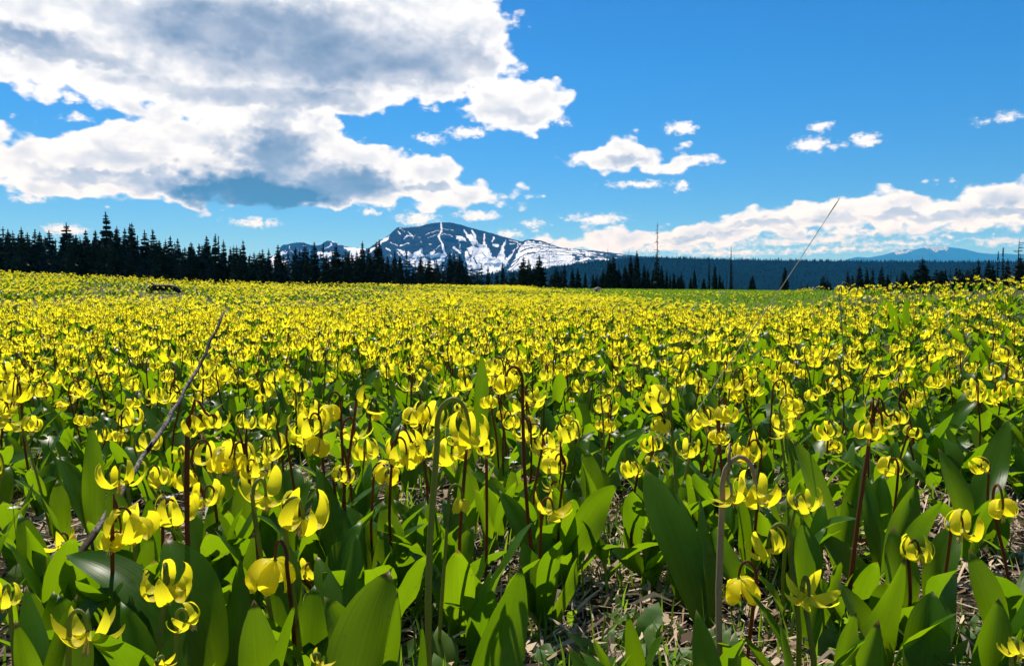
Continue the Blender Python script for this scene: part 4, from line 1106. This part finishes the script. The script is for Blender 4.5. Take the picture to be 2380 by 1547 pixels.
# broad foreground leaves: (root px, root d, [(tip px, tip py, tip d, width px at tip d, bend, roll)])
def leaf_plant(label, rootpx, rd, lst, mat_=None, cat="plant"):
    rx = (rootpx - 1190) / F * rd
    z0 = zg1(rx, rd)
    e = link("leafy_lily", None, None, (rx, rd, z0))
    for (tx, ty, td, wp, bend, roll) in lst:
        tip = at(tx, ty, td) - Vector((rx, rd, z0))
        W = wp / F * td
        if np.isscalar(roll): roll = (roll - float(RS.uniform(-.1, .5)), roll + float(RS.uniform(-.2, .7)))
        V, T, uv = leaf_to(np.array([0, 0, -.005]) + np.array([rx, rd, z0]), np.array(at(tx, ty, td)), W, bend, roll, RS, 20, 9, float(RS.uniform(.2, .6)), float(RS.uniform(.06, .16)))
        V = V - np.array([rx, rd, z0])
        link("leaf", make_mesh("leaf", V, T, [mat_ or M_LEAF], uv=uv), e)
    tag(e, label, cat, "flowerless lily plants close to the camera")
    HERO_ROOTS.append((rx, rd))
def hero_leaves():
    p = leaf_plant
    p("big oblong leaf sweeping up to a pointed tip beside the thick pale green stem", 965, .56, [(1212, 1312, .64, 128, -.5, .25), (980, 1440, .60, 60, .2, .5)])
    p("broadest dark leaf with a blunt tip under the paired brown stems", 760, .58, [(905, 1325, .66, 170, .5, .15), (925, 1370, .62, 70, -.3, .8)])
    p("rounded dark leaf standing upright beside the broadest one", 590, .58, [(590, 1392, .60, 105, .2, .2), (688, 1395, .60, 60, .5, .6)])
    p("tall wide leaf rising behind the big cupped lily", 500, .70, [(385, 1250, .78, 130, .7, .2), (560, 1290, .80, 75, -.3, .4)])
    p("wavy arching leaf over the straw patch", 470, .74, [(152, 1290, .80, 115, 1.1, (.3, .7))])
    p("upright pair of dark leaves below the star lily", 1280, .86, [(1215, 1255, .90, 78, -.2, .3), (1345, 1290, .90, 60, .5, .6)])
    p("very broad dark leaf slanting across the picture's middle", 1660, .84, [(1500, 1090, .98, 100, .4, .2), (1625, 1150, .98, 55, .4, .5)])
    p("triangular dark leaf standing behind the dark green arch", 1900, .80, [(1866, 1205, .84, 90, .1, .1), (1960, 1300, .84, 50, .5, .7)])
    p("folded leaf bending over below the open lily", 1950, .66, [(2102, 1292, .74, 100, -.6, .3), (1990, 1420, .68, 60, .3, .5)])
    p("paddle-shaped leaf standing in shade near the border", 2160, .66, [(2168, 1372, .72, 105, .3, .2), (2225, 1330, .80, 55, .5, .6)])
    p("round-tipped leaf at the border over dark straw", 2310, .64, [(2322, 1388, .68, 98, .2, .3), (2380, 1450, .66, 50, .4, .8)])
    p("pointed leaf leaning in from the lower border", 1710, .55, [(1618, 1415, .62, 74, .4, .2)])
    p("curved bright leaf lying along the lower border", 1560, .52, [(1348, 1512, .58, 70, 1.2, .7), (1318, 1495, .60, 60, .3, .2)])
    p("green blade rising from the lower border beside the half buried lily", 1900, .56, [(2042, 1438, .64, 82, -.4, .4), (1810, 1435, .62, 40, .3, .4)])
    p("leaf tips curling at the border below the arching leaf", 40, .60, [(62, 1358, .70, 85, .5, .4), (180, 1380, .68, 65, .8, .4), (35, 1440, .60, 70, .3, .2)])
    p("light leaf leaning across bare straw", 40, .90, [(210, 1245, .94, 75, -.2, .4), (70, 1200, 1.0, 60, .4, .5)])
    p("wide pale leaf with a darker fold beyond the heart-shaped leaves", 1300, .98, [(1438, 1125, 1.02, 90, .9, .4), (1160, 1140, 1.05, 62, .3, .2)])
    p("narrow dark upright leaves beside the double lily", 830, .88, [(790, 1170, .94, 60, .3, .3), (735, 1080, 1.0, 70, .2, .1)])
    p("bright slanting leaf behind the lantern lily", 540, .80, [(590, 1235, .88, 62, -.5, .4), (480, 1160, 1.0, 40, .4, .3)])
    p("two leaves spread wide before the straw at the border", 2060, .92, [(1900, 1240, .96, 64, .7, .5), (2195, 1160, .98, 58, .5, .5)])
    p("tall lit leaf behind the round lantern lily", 2070, .98, [(2130, 1125, 1.05, 74, .2, .2), (2000, 1080, 1.1, 46, .5, .3)])
    p("upright oval leaf by the single round lily", 205, 1.15, [(212, 985, 1.2, 52, .1, .1), (130, 1060, 1.2, 50, .5, .4)])
    p("long leaf reaching up past the middle of the field", 1085, 1.5, [(1120, 815, 1.6, 50, -.4, .5), (1040, 905, 1.6, 44, .4, .3)])
    p("slanting wide leaf under the lily with the downward petal", 1960, 1.02, [(1842, 1020, 1.06, 74, .5, .6), (2000, 1090, 1.1, 50, .4, .4)])
    p("dark leaf crossing behind the tipped lily", 2260, 1.05, [(2180, 1040, 1.1, 60, .7, .4), (2345, 975, 1.2, 66, .2, .2), (2340, 1135, 1.05, 60, .8, .5)])
    p("light leaf with a lit edge beside the curled low lily", 800, .74, [(735, 1290, .84, 70, .5, .5), (830, 1240, .86, 60, .2, .4)])
    p("dark leaves at the foot of the leaning stick", 285, .90, [(255, 1095, .93, 70, .3, .3), (345, 1150, .92, 66, -.3, .4), (300, 1180, .9, 60, .2, .2)])
    p("dead leaf bleached to pale straw lying across the soil", 250, .86, [(375, 1315, .84, 46, 1.2, 1.0)], M_DRYLEAF)
    p("tall hellebore-like clump of dark upright leaves above the far flowers", 2105, 4.2, [(2060, 690, 4.1, 18, .1, .1), (2108, 686, 4.2, 22, .05, .2), (2130, 715, 4.2, 16, -.3, .3), (2090, 725, 4.1, 20, .4, .4), (2150, 740, 4.1, 16, .5, .5)])
hero_leaves()

# ------------------------------------------------------------------ plant variants placed again and again
def make_variant(seed, nfl, lod=0):
    """returns (list of (name, V, T, material, uv), list of flower specs)"""
    rs = np.random.default_rng(seed); random.seed(seed)
    H = rs.uniform(.12, .18)
    st = []; fl = []
    top = np.array([rs.uniform(-.02, .02), rs.uniform(-.02, .02), H])
    hd = rs.random() * 6.28
    path = stem_path(top, hd, 1.0, n=20)
    st.append(tube(path, np.linspace(1.9, 1.2, 20) * .001, 6))
    kinds = ['claw', 'ball', 'ball', 'claw', 'spread', 'star', 'bell', 'claw']
    kb = .62 if kinds[seed % 8] == 'bell' else 1.0
    fl.append((kinds[seed % 8], top, rs.random() * 6.28, abs(rs.normal(.1, .35)), rs.uniform(.80, 1.08) * .68 * kb))
    if nfl > 1:
        a = hd + PI + rs.uniform(-.8, .8)
        q = np.array([math.cos(a), math.sin(a), 0]) * rs.uniform(.03, .045) + [top[0], top[1], H - rs.uniform(.01, .04)]
        s0 = path[9]
        st.append(tube(catmull([s0, s0 * .4 + q * .6 + [0, 0, .02], q + (s0 - q) * [.2, .2, 0] + [0, 0, .024], q + [0, 0, .008], q], 12), np.linspace(1.3, .9, 12) * .001, 5))
        fl.append((kinds[(seed * 3 + 1) % 8], q, a, abs(rs.normal(.2, .4)), rs.uniform(.75, .95) * .70))
    lv = []
    a0 = rs.random() * 6.28
    for k in range(2):
        lv.append(leaf_local(rs.uniform(.10, .16), rs.uniform(.032, .052), a0 + k * PI + rs.uniform(-.5, .5), rs.uniform(.05, .55), rs.uniform(.3, 1.1), rs, 11, 5, rs.uniform(-.6, .6)))
    return st, fl, lv
VARS = []
for i in range(18):
    st, fl, lv = make_variant(500 + i, 2 if i % 3 == 0 else 1)
    sm = [make_mesh("stem", V, T, [M_STEMB if i % 5 < 3 else M_STEMG]) for V, T in st]
    lm = [make_mesh("leaf", V, T, [M_LEAF], uv=uv) for V, T, uv in lv]
    VARS.append((sm, fl, lm, 'brown' if i % 5 < 3 else 'green', len(fl)))
random.seed(77)

def place_lily(x, y, sc, label, group, v):
    sm, fl, lm, _, _ = VARS[v]
    e = link("glacier_lily", None, None, (x, y, zg1(x, y)), (random.uniform(-.08, .08), random.uniform(-.08, .08), random.random() * 6.28), (sc, sc, sc))
    for m in sm: link("stem", m, e)
    for m in lm: link("leaf", m, e)
    for (k, p, td, tl, s) in fl: add_flower(e, k, p, td, tl, s)
    tag(e, label, "flower", group)

STICK_A, STALK_A = math.atan((420 - 1190) / F), math.atan((1800 - 1190) / F)
BARE = [(.60, .95, .16), (-.80, 1.27, .22), (-.54, 1.08, .13), (.66, 1.55, .17), (.46, .95, .08), (.74, 1.25, .14), (.30, 1.75, .12), (.02, .92, .09)]
def bare(x, y):
    b = np.ones(np.shape(x))
    for cx, cy, cr in BARE:
        q = np.hypot(x - cx, y - cy) / cr
        b = b * smooth(q, .55, 1.15)
    return b
MARKS = [(20, "the border's cut-off lily"), (205, "the nearest corner's large open lily"), (415, "the leaning grey stick"), (560, "the crowded curled cluster"), (720, "the wide claw on the green stem"), (850, "the profile lily"),
         (1010, "the thick arching stem"), (1190, "the high round lily"), (1330, "the globe lily"), (1500, "the tall large-petalled lily"), (1670, "the grey hooked stem"), (1790, "the grass stalk's foot"), (1900, "the huge twin lily"), (2050, "the long leaning brown stem"), (2160, "the round lantern lily"), (2300, "the tipped-over lily"), (2420, "the round-tipped border leaf")]
def landmark(a):
    px = 1190 + F * math.tan(a)
    return min(MARKS, key=lambda q: abs(q[0] - px))[1]
def depth_word(r):
    return "close to" if r < 1.4 else ("just behind" if r < 2.0 else ("well behind" if r < 2.6 else "far behind"))
def scatter_lilies():
    pts = []
    want = 300 - sum(1 for o in C.objects if o.name.startswith("glacier_lily"))
    tries = 0
    placed = list(HERO_ROOTS)
    R1 = 2.85
    cand = []
    while tries < 60000 and len(cand) < want:
        tries += 1
        r = math.sqrt(random.uniform(.95 ** 2, R1 ** 2)); a = random.uniform(-.62, .62)
        x, y = r * math.sin(a), r * math.cos(a)
        if fbm(np.array([x * 1.7 + 3]), np.array([y * 1.7 + 8]), 3)[0] < .36 and random.random() < .8: continue
        if random.random() > bare(x, y): continue
        if r < 1.3 and random.random() < .45: continue
        md = .055 if r > 1.3 else .08
        if any((x - p) ** 2 + (y - q) ** 2 < md * md for p, q in placed): continue
        placed.append((x, y)); cand.append((x, y, r, a))
    for x, y, r, a in cand:
        v = random.randrange(len(VARS))
        n = VARS[v][4]
        k = VARS[v][1][0][0]
        form = {'claw': 'clawed', 'ball': 'round', 'star': 'starry', 'spread': 'spread-petalled', 'bell': 'hanging'}[k]
        lab = f"{'twin' if n > 1 else 'single'} {form} lily, {VARS[v][3]} stem, {depth_word(r)} {landmark(a)}"
        place_lily(x, y, random.uniform(.82, 1.2), lab, lab, v)
    return cand
NEAR = scatter_lilies()

# flowerless young plants among them
LEAFVARS = []
for i in range(10):
    rs = np.random.default_rng(700 + i); a0 = rs.random() * 6.28
    ms = []
    for k in range(int(rs.integers(1, 3)) + (i % 2)):
        V, T, uv = leaf_local(rs.uniform(.09, .16), rs.uniform(.030, .052), a0 + k * 2.4 + rs.uniform(-.4, .4), rs.uniform(.02, .45), rs.uniform(.2, 1.2), rs, 12, 5, rs.uniform(-.8, .8))
        ms.append(make_mesh("leaf", V, T, [M_LEAF], uv=uv))
    LEAFVARS.append(ms)
def scatter_leafy():
    n = 0
    while n < 290:
        r = math.sqrt(random.uniform(.62 ** 2, 3.2 ** 2)) if n > 110 else random.uniform(.66, 1.35); a = random.uniform(-.62, .62)
        x, y = r * math.sin(a), r * math.cos(a)
        if r < .85 and any((x - p) ** 2 + (y - q) ** 2 < .05 ** 2 for p, q in HERO_ROOTS): continue
        if random.random() > bare(x, y): continue
        if fbm(np.array([x * 1.7 + 3]), np.array([y * 1.7 + 8]), 3)[0] < .36 and random.random() < .6: continue
        e = link("leafy_lily", None, None, (x, y, zg1(x, y)), (0, 0, random.random() * 6.28), (random.uniform(.7, 1.0),) * 3)
        k = random.randrange(len(LEAFVARS))
        for m in LEAFVARS[k]: link("leaf", m, e)
        lab = f"flowerless lily of {['one','two','three'][len(LEAFVARS[k]) - 1]} green {'leaf' if len(LEAFVARS[k]) == 1 else 'leaves'} {depth_word(r)} {landmark(a)}"
        tag(e, lab, "plant", lab)
        n += 1
scatter_leafy()

# ------------------------------------------------------------------ the rest of the flower field: one object
def lod_variant(seed, lvl):
    rs = np.random.default_rng(seed); parts, mi = [], []
    def add(V, T, m):
        parts.append((np.asarray(V, float), np.asarray(T))); mi.append(np.full(len(T), m))
    H = rs.uniform(.115, .185); hd = rs.random() * 6.28
    top = np.array([rs.uniform(-.02, .02), rs.uniform(-.02, .02), H])
    stm = 2 if seed % 3 else 3
    kinds = ['claw', 'ball', 'spread', 'ball', 'claw', 'star']
    def flower(p, kind, sc):
        nu = 6 if lvl == 0 else 3
        nv = 3 if lvl == 0 else 2
        a0 = rs.random() * 6
        tl = rs.normal(0, .34, 2)
        for k in range(6):
            V, T, _ = petal(kind, rs, nu, nv, 'spread' if rs.random() < .4 else ('ball' if rs.random() < .4 else None), 1.1)
            V = rotz(V, a0 + k * PI / 3) * sc
            V[:, 2] += V[:, 0] * tl[0] + V[:, 1] * tl[1]
            add(V + p, T, 0)
    flower(top, kinds[seed % 6], rs.uniform(.8, 1.1) * .64)
    if seed % 3 == 0:
        a = hd + 3; q = top + [math.cos(a) * .035, math.sin(a) * .035, -.015]
        flower(q, kinds[(seed + 2) % 6], .58)
    if lvl == 0:
        V, T = tube(stem_path(top, hd, 1.0, n=9), np.linspace(1.9, 1.2, 9) * .001, 3, False); add(V, T, stm)
    else:
        V, T = tube([(0, 0, 0), top * .98 - [.012, 0, 0]], [.0022, .0018], 3, False); add(V, T, stm)
    a0 = rs.random() * 6.28
    for k in range(2):
        V, T, _ = leaf_local(rs.uniform(.10, .16), rs.uniform(.034, .052), a0 + k * PI + rs.uniform(-.5, .5), rs.uniform(.05, .5), rs.uniform(.3, 1.0), rs, 6 if lvl == 0 else 4, 3 if lvl == 0 else 2, rs.uniform(-.6, .6)); add(V, T, 1)
    V, T = merge(parts)
    return V, T, np.concatenate(mi)
def flower_field():
    def sample(n, r0, r1, amin=-.68, amax=.68):
        r = np.sqrt(RNG.uniform(r0 * r0, r1 * r1, n)); a = RNG.uniform(amin, amax, n)
        x, y = r * np.sin(a), r * np.cos(a)
        f = flowers_at(x, y)
        dl, _ = lip(a)
        px = 1190 + F * np.tan(a)
        n1 = .55 * fbm(x * .55 + 20, y * .55 + 5, 4) + .45 * fbm(x * .16 + 7, y * .30 + 2, 3); n2 = fbm(x * 1.7 + 3, y * 1.7 + 8, 3)
        keep = f * np.clip(.10 + 4.4 * (n1 - .39), .06, 1) * np.where(n2 < .36, .45, 1)
        # thinner, greener band and a bare brownish patch
        py = HOR + (CAMZ - zg(x, y)) / r * F
        keep *= 1 - .6 * np.exp(-((px - 900) / 140) ** 2 - ((py - 690) / 7) ** 2)
        keep *= np.where((px > 325) & (px < 430) & (r > 12.5) & (r < 18.6), np.where(r > 16, .10, .4), 1)
        ok = (RNG.random(n) < keep) & (r < dl + 3.0)
        return x[ok], y[ok]
    mats = [M_PETAL, M_LEAF, M_STEMB, M_STEMG]
    xs0, ys0 = sample(int(.68 * (8.0 ** 2 - 2.7 ** 2) * 96), 2.7, 8.0)
    xs1, ys1 = sample(int(.68 * (42 ** 2 - 64) * 70), 8.0, 42)
    L0 = [lod_variant(900 + i, 0) for i in range(14)]; L1 = [lod_variant(950 + i, 1) for i in range(12)]
    out = []
    for xs, ys, L in ((xs0, ys0, L0), (xs1, ys1, L1)):
        n = len(xs)
        loc = np.stack([xs, ys, zg(xs, ys)], 1)
        V, T, M = join_many(L, RNG.integers(0, len(L), n), loc, RNG.random(n) * 6.28, RNG.uniform(.8, 1.22, n), RNG.normal(0, .09, (n, 2)))
        out.append((V, T, M))
    V, T = merge([(a, b) for a, b, _ in out]); M = np.concatenate([c for _, _, c in out])
    print("field tris", len(T), len(xs0), len(xs1))
    tag(link("lily_field", make_mesh("lily_field", V, T, mats, M)), "sea of yellow glacier lilies filling the meadow to its edge", None, None, "stuff")
flower_field()
def leaf_carpet():
    n = 4600
    r = RNG.uniform(1.6, 9.5, n) ; a = RNG.uniform(-.68, .68, n)
    x, y = r * np.sin(a), r * np.cos(a)
    ok = flowers_at(x, y) > .5; x, y = x[ok], y[ok]; n = len(x)
    vs = []
    for i in range(10):
        rs = np.random.default_rng(60 + i); a0 = rs.random() * 6.28; pr = []
        for k in range(2):
            V, T, _ = leaf_local(rs.uniform(.07, .14), rs.uniform(.028, .048), a0 + k * PI + rs.uniform(-.5, .5), rs.uniform(.1, .9), rs.uniform(.2, 1.0), rs, 7, 3, rs.uniform(-.7, .7)); pr.append((V, T))
        V, T = merge(pr); vs.append((V, T, np.zeros(len(T), int)))
    V, T, M = join_many(vs, RNG.integers(0, 10, n), np.stack([x, y, zg(x, y)], 1), RNG.random(n) * 6.28, RNG.uniform(.75, 1.15, n))
    tag(link("lily_leaves", make_mesh("lily_leaves", V, T, [M_LEAF], M)), "carpet of flowerless lily leaves under the blooms farther back", None, None, "stuff")
leaf_carpet()

# ------------------------------------------------------------------ litter, undergrowth, turf
def litter():
    n = 26000
    r = RNG.uniform(.55, 2.6, n); a = RNG.uniform(-.66, .66, n)
    x, y = r * np.sin(a), r * np.cos(a)
    z = zg(x, y)
    L = RNG.uniform(.012, .07, n) * np.where(RNG.random(n) < .12, 1.7, 1); w = RNG.uniform(.0006, .0022, n) * np.where(RNG.random(n) < .06, 3, 1)
    th = RNG.normal(.9, .7, n); tl = RNG.normal(0, .16, n)
    d = np.stack([np.cos(th) * np.cos(tl), np.sin(th) * np.cos(tl), np.sin(tl)], 1); s = np.stack([-np.sin(th), np.cos(th), RNG.normal(0, .5, n)], 1)
    c = np.stack([x, y, z + .004 + RNG.random(n) ** 2 * .022], 1)
    bend = np.stack([np.zeros(n), np.zeros(n), RNG.normal(0, .1, n) * L], 1) + s * (RNG.normal(0, .12, n) * L)[:, None]
    p0, p1, p2 = c - d * L[:, None] / 2, c + bend, c + d * L[:, None] / 2
    e = s * w[:, None]
    V = np.stack([p0 - e * .6, p0 + e * .6, p1 - e, p1 + e, p2], 1).reshape(-1, 3)
    T = (np.array([(0, 2, 1), (1, 2, 3), (2, 4, 3)])[None] + (np.arange(n) * 5)[:, None, None]).reshape(-1, 3)
    tag(link("dry_litter", make_mesh("dry_litter", V, T, [M_STRAW], smooth=False)), "matted dry straw and old stems over the dark soil", None, None, "stuff")
litter()

def undergrowth():
    # fine upright grass, tufted
    nt = 1300
    r = RNG.uniform(.55, 4.2, nt); a = RNG.uniform(-.66, .66, nt)
    tx, ty = r * np.sin(a), r * np.cos(a)
    ok = RNG.random(nt) < .12 + .88 * bare(tx, ty); tx, ty = tx[ok], ty[ok]; nt = len(tx)
    k = 7; n = nt * k
    x = np.repeat(tx, k) + RNG.normal(0, .02, n); y = np.repeat(ty, k) + RNG.normal(0, .02, n)
    z = zg(x, y); h = RNG.uniform(.02, .065, n); th = RNG.random(n) * 6.28; ln = RNG.uniform(.05, .5, n) * h
    w = RNG.uniform(.0008, .0022, n)
    d = np.stack([np.cos(th), np.sin(th), 0 * th], 1); s = np.stack([-np.sin(th), np.cos(th), 0 * th], 1)
    b = np.stack([x, y, z - .003], 1)
    up = np.array([0, 0, 1.0])
    p1 = b + d * (ln * .35)[:, None] + up * (h * .6)[:, None]; p2 = b + d * ln[:, None] + up * h[:, None]
    e = s * w[:, None]
    V = np.stack([b - e, b + e, p1 - e * .9, p1 + e * .9, p2], 1).reshape(-1, 3)
    T = (np.array([(0, 1, 2), (1, 3, 2), (2, 3, 4)])[None] + (np.arange(n) * 5)[:, None, None]).reshape(-1, 3)
    tag(link("meadow_grass", make_mesh("meadow_grass", V, T, [M_BLADE])), "thin green grass blades sprouting between the lilies", None, None, "stuff")
    # small rounded and lance-shaped ground leaves
    n = 4200
    r = RNG.uniform(.6, 3.0, n); a = RNG.uniform(-.66, .66, n)
    x, y = r * np.sin(a), r * np.cos(a)
    cl = (fbm(x * 3 + 1, y * 3 + 2, 3) > .47) & (RNG.random(n) < .1 + .9 * bare(x, y))
    x, y = x[cl], y[cl]; n = len(x)
    vs = []
    for i in range(6):
        rs = np.random.default_rng(40 + i)
        V, T, _ = leaf_local(rs.uniform(.03, .055), rs.uniform(.012, .030), 0, rs.uniform(.2, .9), rs.uniform(.4, 1.0), rs, 6, 5, rs.uniform(-.3, .3), .3, .16)
        vs.append((V, T, np.zeros(len(T), int)))
    V, T, M = join_many(vs, RNG.integers(0, 6, n), np.stack([x, y, zg(x, y)], 1), RNG.random(n) * 6.28, RNG.uniform(.7, 1.4, n))
    tag(link("ground_leaves", make_mesh("ground_leaves", V, T, [M_BLADE], M)), "small soft leaves covering the ground under the lilies", None, None, "stuff")
    # short turf on the open rise beyond the flowers
    n = 60000
    r = np.sqrt(RNG.uniform(8 ** 2, 112 ** 2, n)); r = 8 + (r - 8) ** 1.0 * RNG.random(n) ** .6
    px = RNG.uniform(1000, 2120, n); a = np.arctan((px - 1190) / F)
    x, y = r * np.sin(a), r * np.cos(a)
    dl, _ = lip(a)
    ok = (r < dl + 6) & (RNG.random(n) < .15 + 1.2 * (1 - flowers_at(x, y))); x, y, r = x[ok], y[ok], r[ok]; n = len(x)
    h = RNG.uniform(.03, .09, n) * (1 + r / 150); w = .004 + r * .0006; th = RNG.random(n) * 3.14
    s = np.stack([np.cos(th), np.sin(th), 0 * th], 1) * w[:, None]
    b = np.stack([x, y, zg(x, y) - .01], 1)
    V = np.stack([b - s, b + s, b + np.stack([RNG.normal(0, .02, n), RNG.normal(0, .02, n), h], 1)], 1).reshape(-1, 3)
    T = np.arange(n * 3).reshape(-1, 3)
    tag(link("turf_grass", make_mesh("turf_grass", V, T, [M_BLADE], smooth=False)), "short green turf on the open rise past the flowers", None, None, "stuff")
undergrowth()

# ------------------------------------------------------------------ single things
def lumpy(path, rad, sides, seed, amp):
    V, T = tube(path, rad, sides)
    rs = np.random.default_rng(seed)
    c = np.repeat(np.asarray(path), sides, 0); m = len(c)
    V[:m] = c + (V[:m] - c) * (1 + rs.normal(0, amp, m))[:, None]
    return V, T
def stick():
    base = at(300, 1118, .98); base.z = zg1(base.x, base.y) - .02
    p0 = at(300, 1115, .98); p1 = at(395, 968, 1.12); p2 = at(455, 865, 1.22); p3 = at(521, 729, 1.34)
    b = np.array(p0) + (np.array(p0) - np.array(p1)) * 1.1
    pts = catmull([b, p0, p1, p2, p3], 26)
    pts = pts + np.random.default_rng(2).normal(0, .0011, pts.shape)
    o = pts[0].copy()
    rad = np.linspace(.0040, .0022, 26) * (1 + np.random.default_rng(4).normal(0, .07, 26))
    V, T = lumpy(pts - o, rad, 10, 5, .09)
    e = link("stick", make_mesh("stick", V, T, [M_STICK]), None, tuple(o))
    k = pts[9] - o
    V, T = tube([k, k + np.array([.006, -.004, .007]), k + np.array([.009, -.005, .013])], [.003, .0022, .0012], 5)
    link("twig_stub", make_mesh("twig_stub", V, T, [M_STICK]), e)
    tag(e, "grey weathered stick leaning out of the flowers", "stick")
stick()
def stalk():
    tip = np.array(at(1941, 477, 1.12)); mid = np.array(at(1818, 665, 1.15)); low = np.array(at(1712, 820, 1.18))
    b = low + (low - mid) * 1.1
    pts = catmull([b, low, mid, tip], 16); o = pts[0].copy()
    V, T = tube(pts - o, np.linspace(.0011, .00042, 16), 5)
    e = link("grass_stalk", make_mesh("grass_stalk", V, T, [M_STALK]), None, tuple(o))
    q = pts[-1] - o; dv = (tip - mid) / np.linalg.norm(tip - mid)
    V, T = tube([q - dv * .02, q, q + dv * .012], [.0005, .0009, .0004], 5)
    link("seed_tip", make_mesh("seed_tip", V, T, [M_STEMP]), e)
    tag(e, "long thin dry grass stalk slanting up across the sky", "grass stalk")
stalk()
def log():
    d = 17.5
    prof = [(342, 674, .6), (349, 668, .85), (357, 663.5, 1.0), (363, 665, .95), (372, 665.5, 1.0), (385, 665.5, 1.0), (398, 665.8, 1.0), (407, 667.5, .95), (413, 671, .75), (418, 676, .5)]
    pts = np.array([list(at(x, y + 3.0, d)) for x, y, _ in prof]); rad = np.array([s for _, _, s in prof]) * 7.5 / F * d
    pts = catmull(pts, 24); rad = np.interp(np.linspace(0, 1, 24), np.linspace(0, 1, 10), rad)
    o = pts[12].copy()
    V, T = lumpy(pts - o, rad, 12, 3, .05)
    e = link("charred_log", make_mesh("charred_log", V, T, [M_CHAR]), None, tuple(o))
    q = pts[5] - o
    V, T = tube([q, q + np.array([-.01, -.03, rad[5] * .9]), q + np.array([-.03, -.03, rad[5] * 1.12])], [.035, .03, .016], 6)
    link("knot", make_mesh("knot", V, T, [M_CHAR]), e)
    tag(e, "dark charred log lying low among the far flowers", "log")
log()
def rock(px, py, wpx, hpx, d, label, seed):
    rs = np.random.default_rng(seed)
    c = at(px, py, d); w, h = wpx / F * d / 2, hpx / F * d
    nu, nv = 9, 14
    V = []
    for i in range(nu):
        t = i / (nu - 1) * PI / 2 * 1.15
        for j in range(nv):
            a = j / (nv - 1) * 2 * PI
            k = 1 + .22 * math.sin(2 * a + seed) * math.sin(t) + .12 * math.sin(5 * a + t * 3 + seed)
            V.append((w * math.sin(t) * math.cos(a) * k, w * .8 * math.sin(t) * math.sin(a) * k, h * math.cos(t) * (1 + .1 * math.sin(3 * a)) ))
    zb = zg1(c.x, c.y)
    me = make_mesh("boulder", np.array(V), grid_tris(nu, nv)[:, ::-1], [M_ROCK])
    tag(link("boulder", me, None, (c.x, c.y, zb)), label, "rock", "boulders on the green rise")
rock(1389, 674, 24, 12, 40, "grey rounded boulder on the green rise before the snow slope", 1)
rock(1678, 677, 22, 5, 45, "flat low grey rock lying in the turf before the ridge", 4)
rock(1372, 679, 9, 5, 38, "small dark stone next to the grey rounded boulder", 6)

def white_flowers():
    spots = [(395, 1150, 1.0), (1268, 1030, 1.3), (1275, 1010, 1.35), (1230, 970, 1.45), (1195, 1070, 1.25), (1210, 1000, 1.4), (30, 1175, 1.0), (1330, 930, 1.6), (1180, 1060, 1.3)]
    rs = np.random.default_rng(9)
    parts = []
    for k in range(6):
        V, T, _ = leaf_local(.007, .005, k * PI / 3, 1.1, .3, rs, 4, 3, 0, .2, 0); parts.append((V, T))
    pm = make_mesh("white_petal", *merge([parts[0]]), [M_WHITE])
    sv, stt = tube([(0, 0, -.07), (.003, 0, -.03), (0, 0, 0)], [.0007, .0007, .0005], 4)
    sm = make_mesh("thin_stem", sv, stt, [M_STEMG])
    for i, (px, py, d) in enumerate(spots):
        c = at(px, py, d)
        g = zg1(c.x, c.y)
        z = g + .075
        # keep the blossom on its own short stem at the seen height
        c = Vector((c.x, c.y, max(c.z, z)))
        e = link("spring_flower", None, None, tuple(c))
        s = (c.z - g) / .07
        link("stem", sm, e, scale=(1, 1, s))
        for k in range(6): link("petal", pm, e, rot=(0, 0, k * PI / 3 + i))
        tag(e, "tiny white six-petalled flower under the lily leaves", "flower", "tiny white spring flowers")
white_flowers()
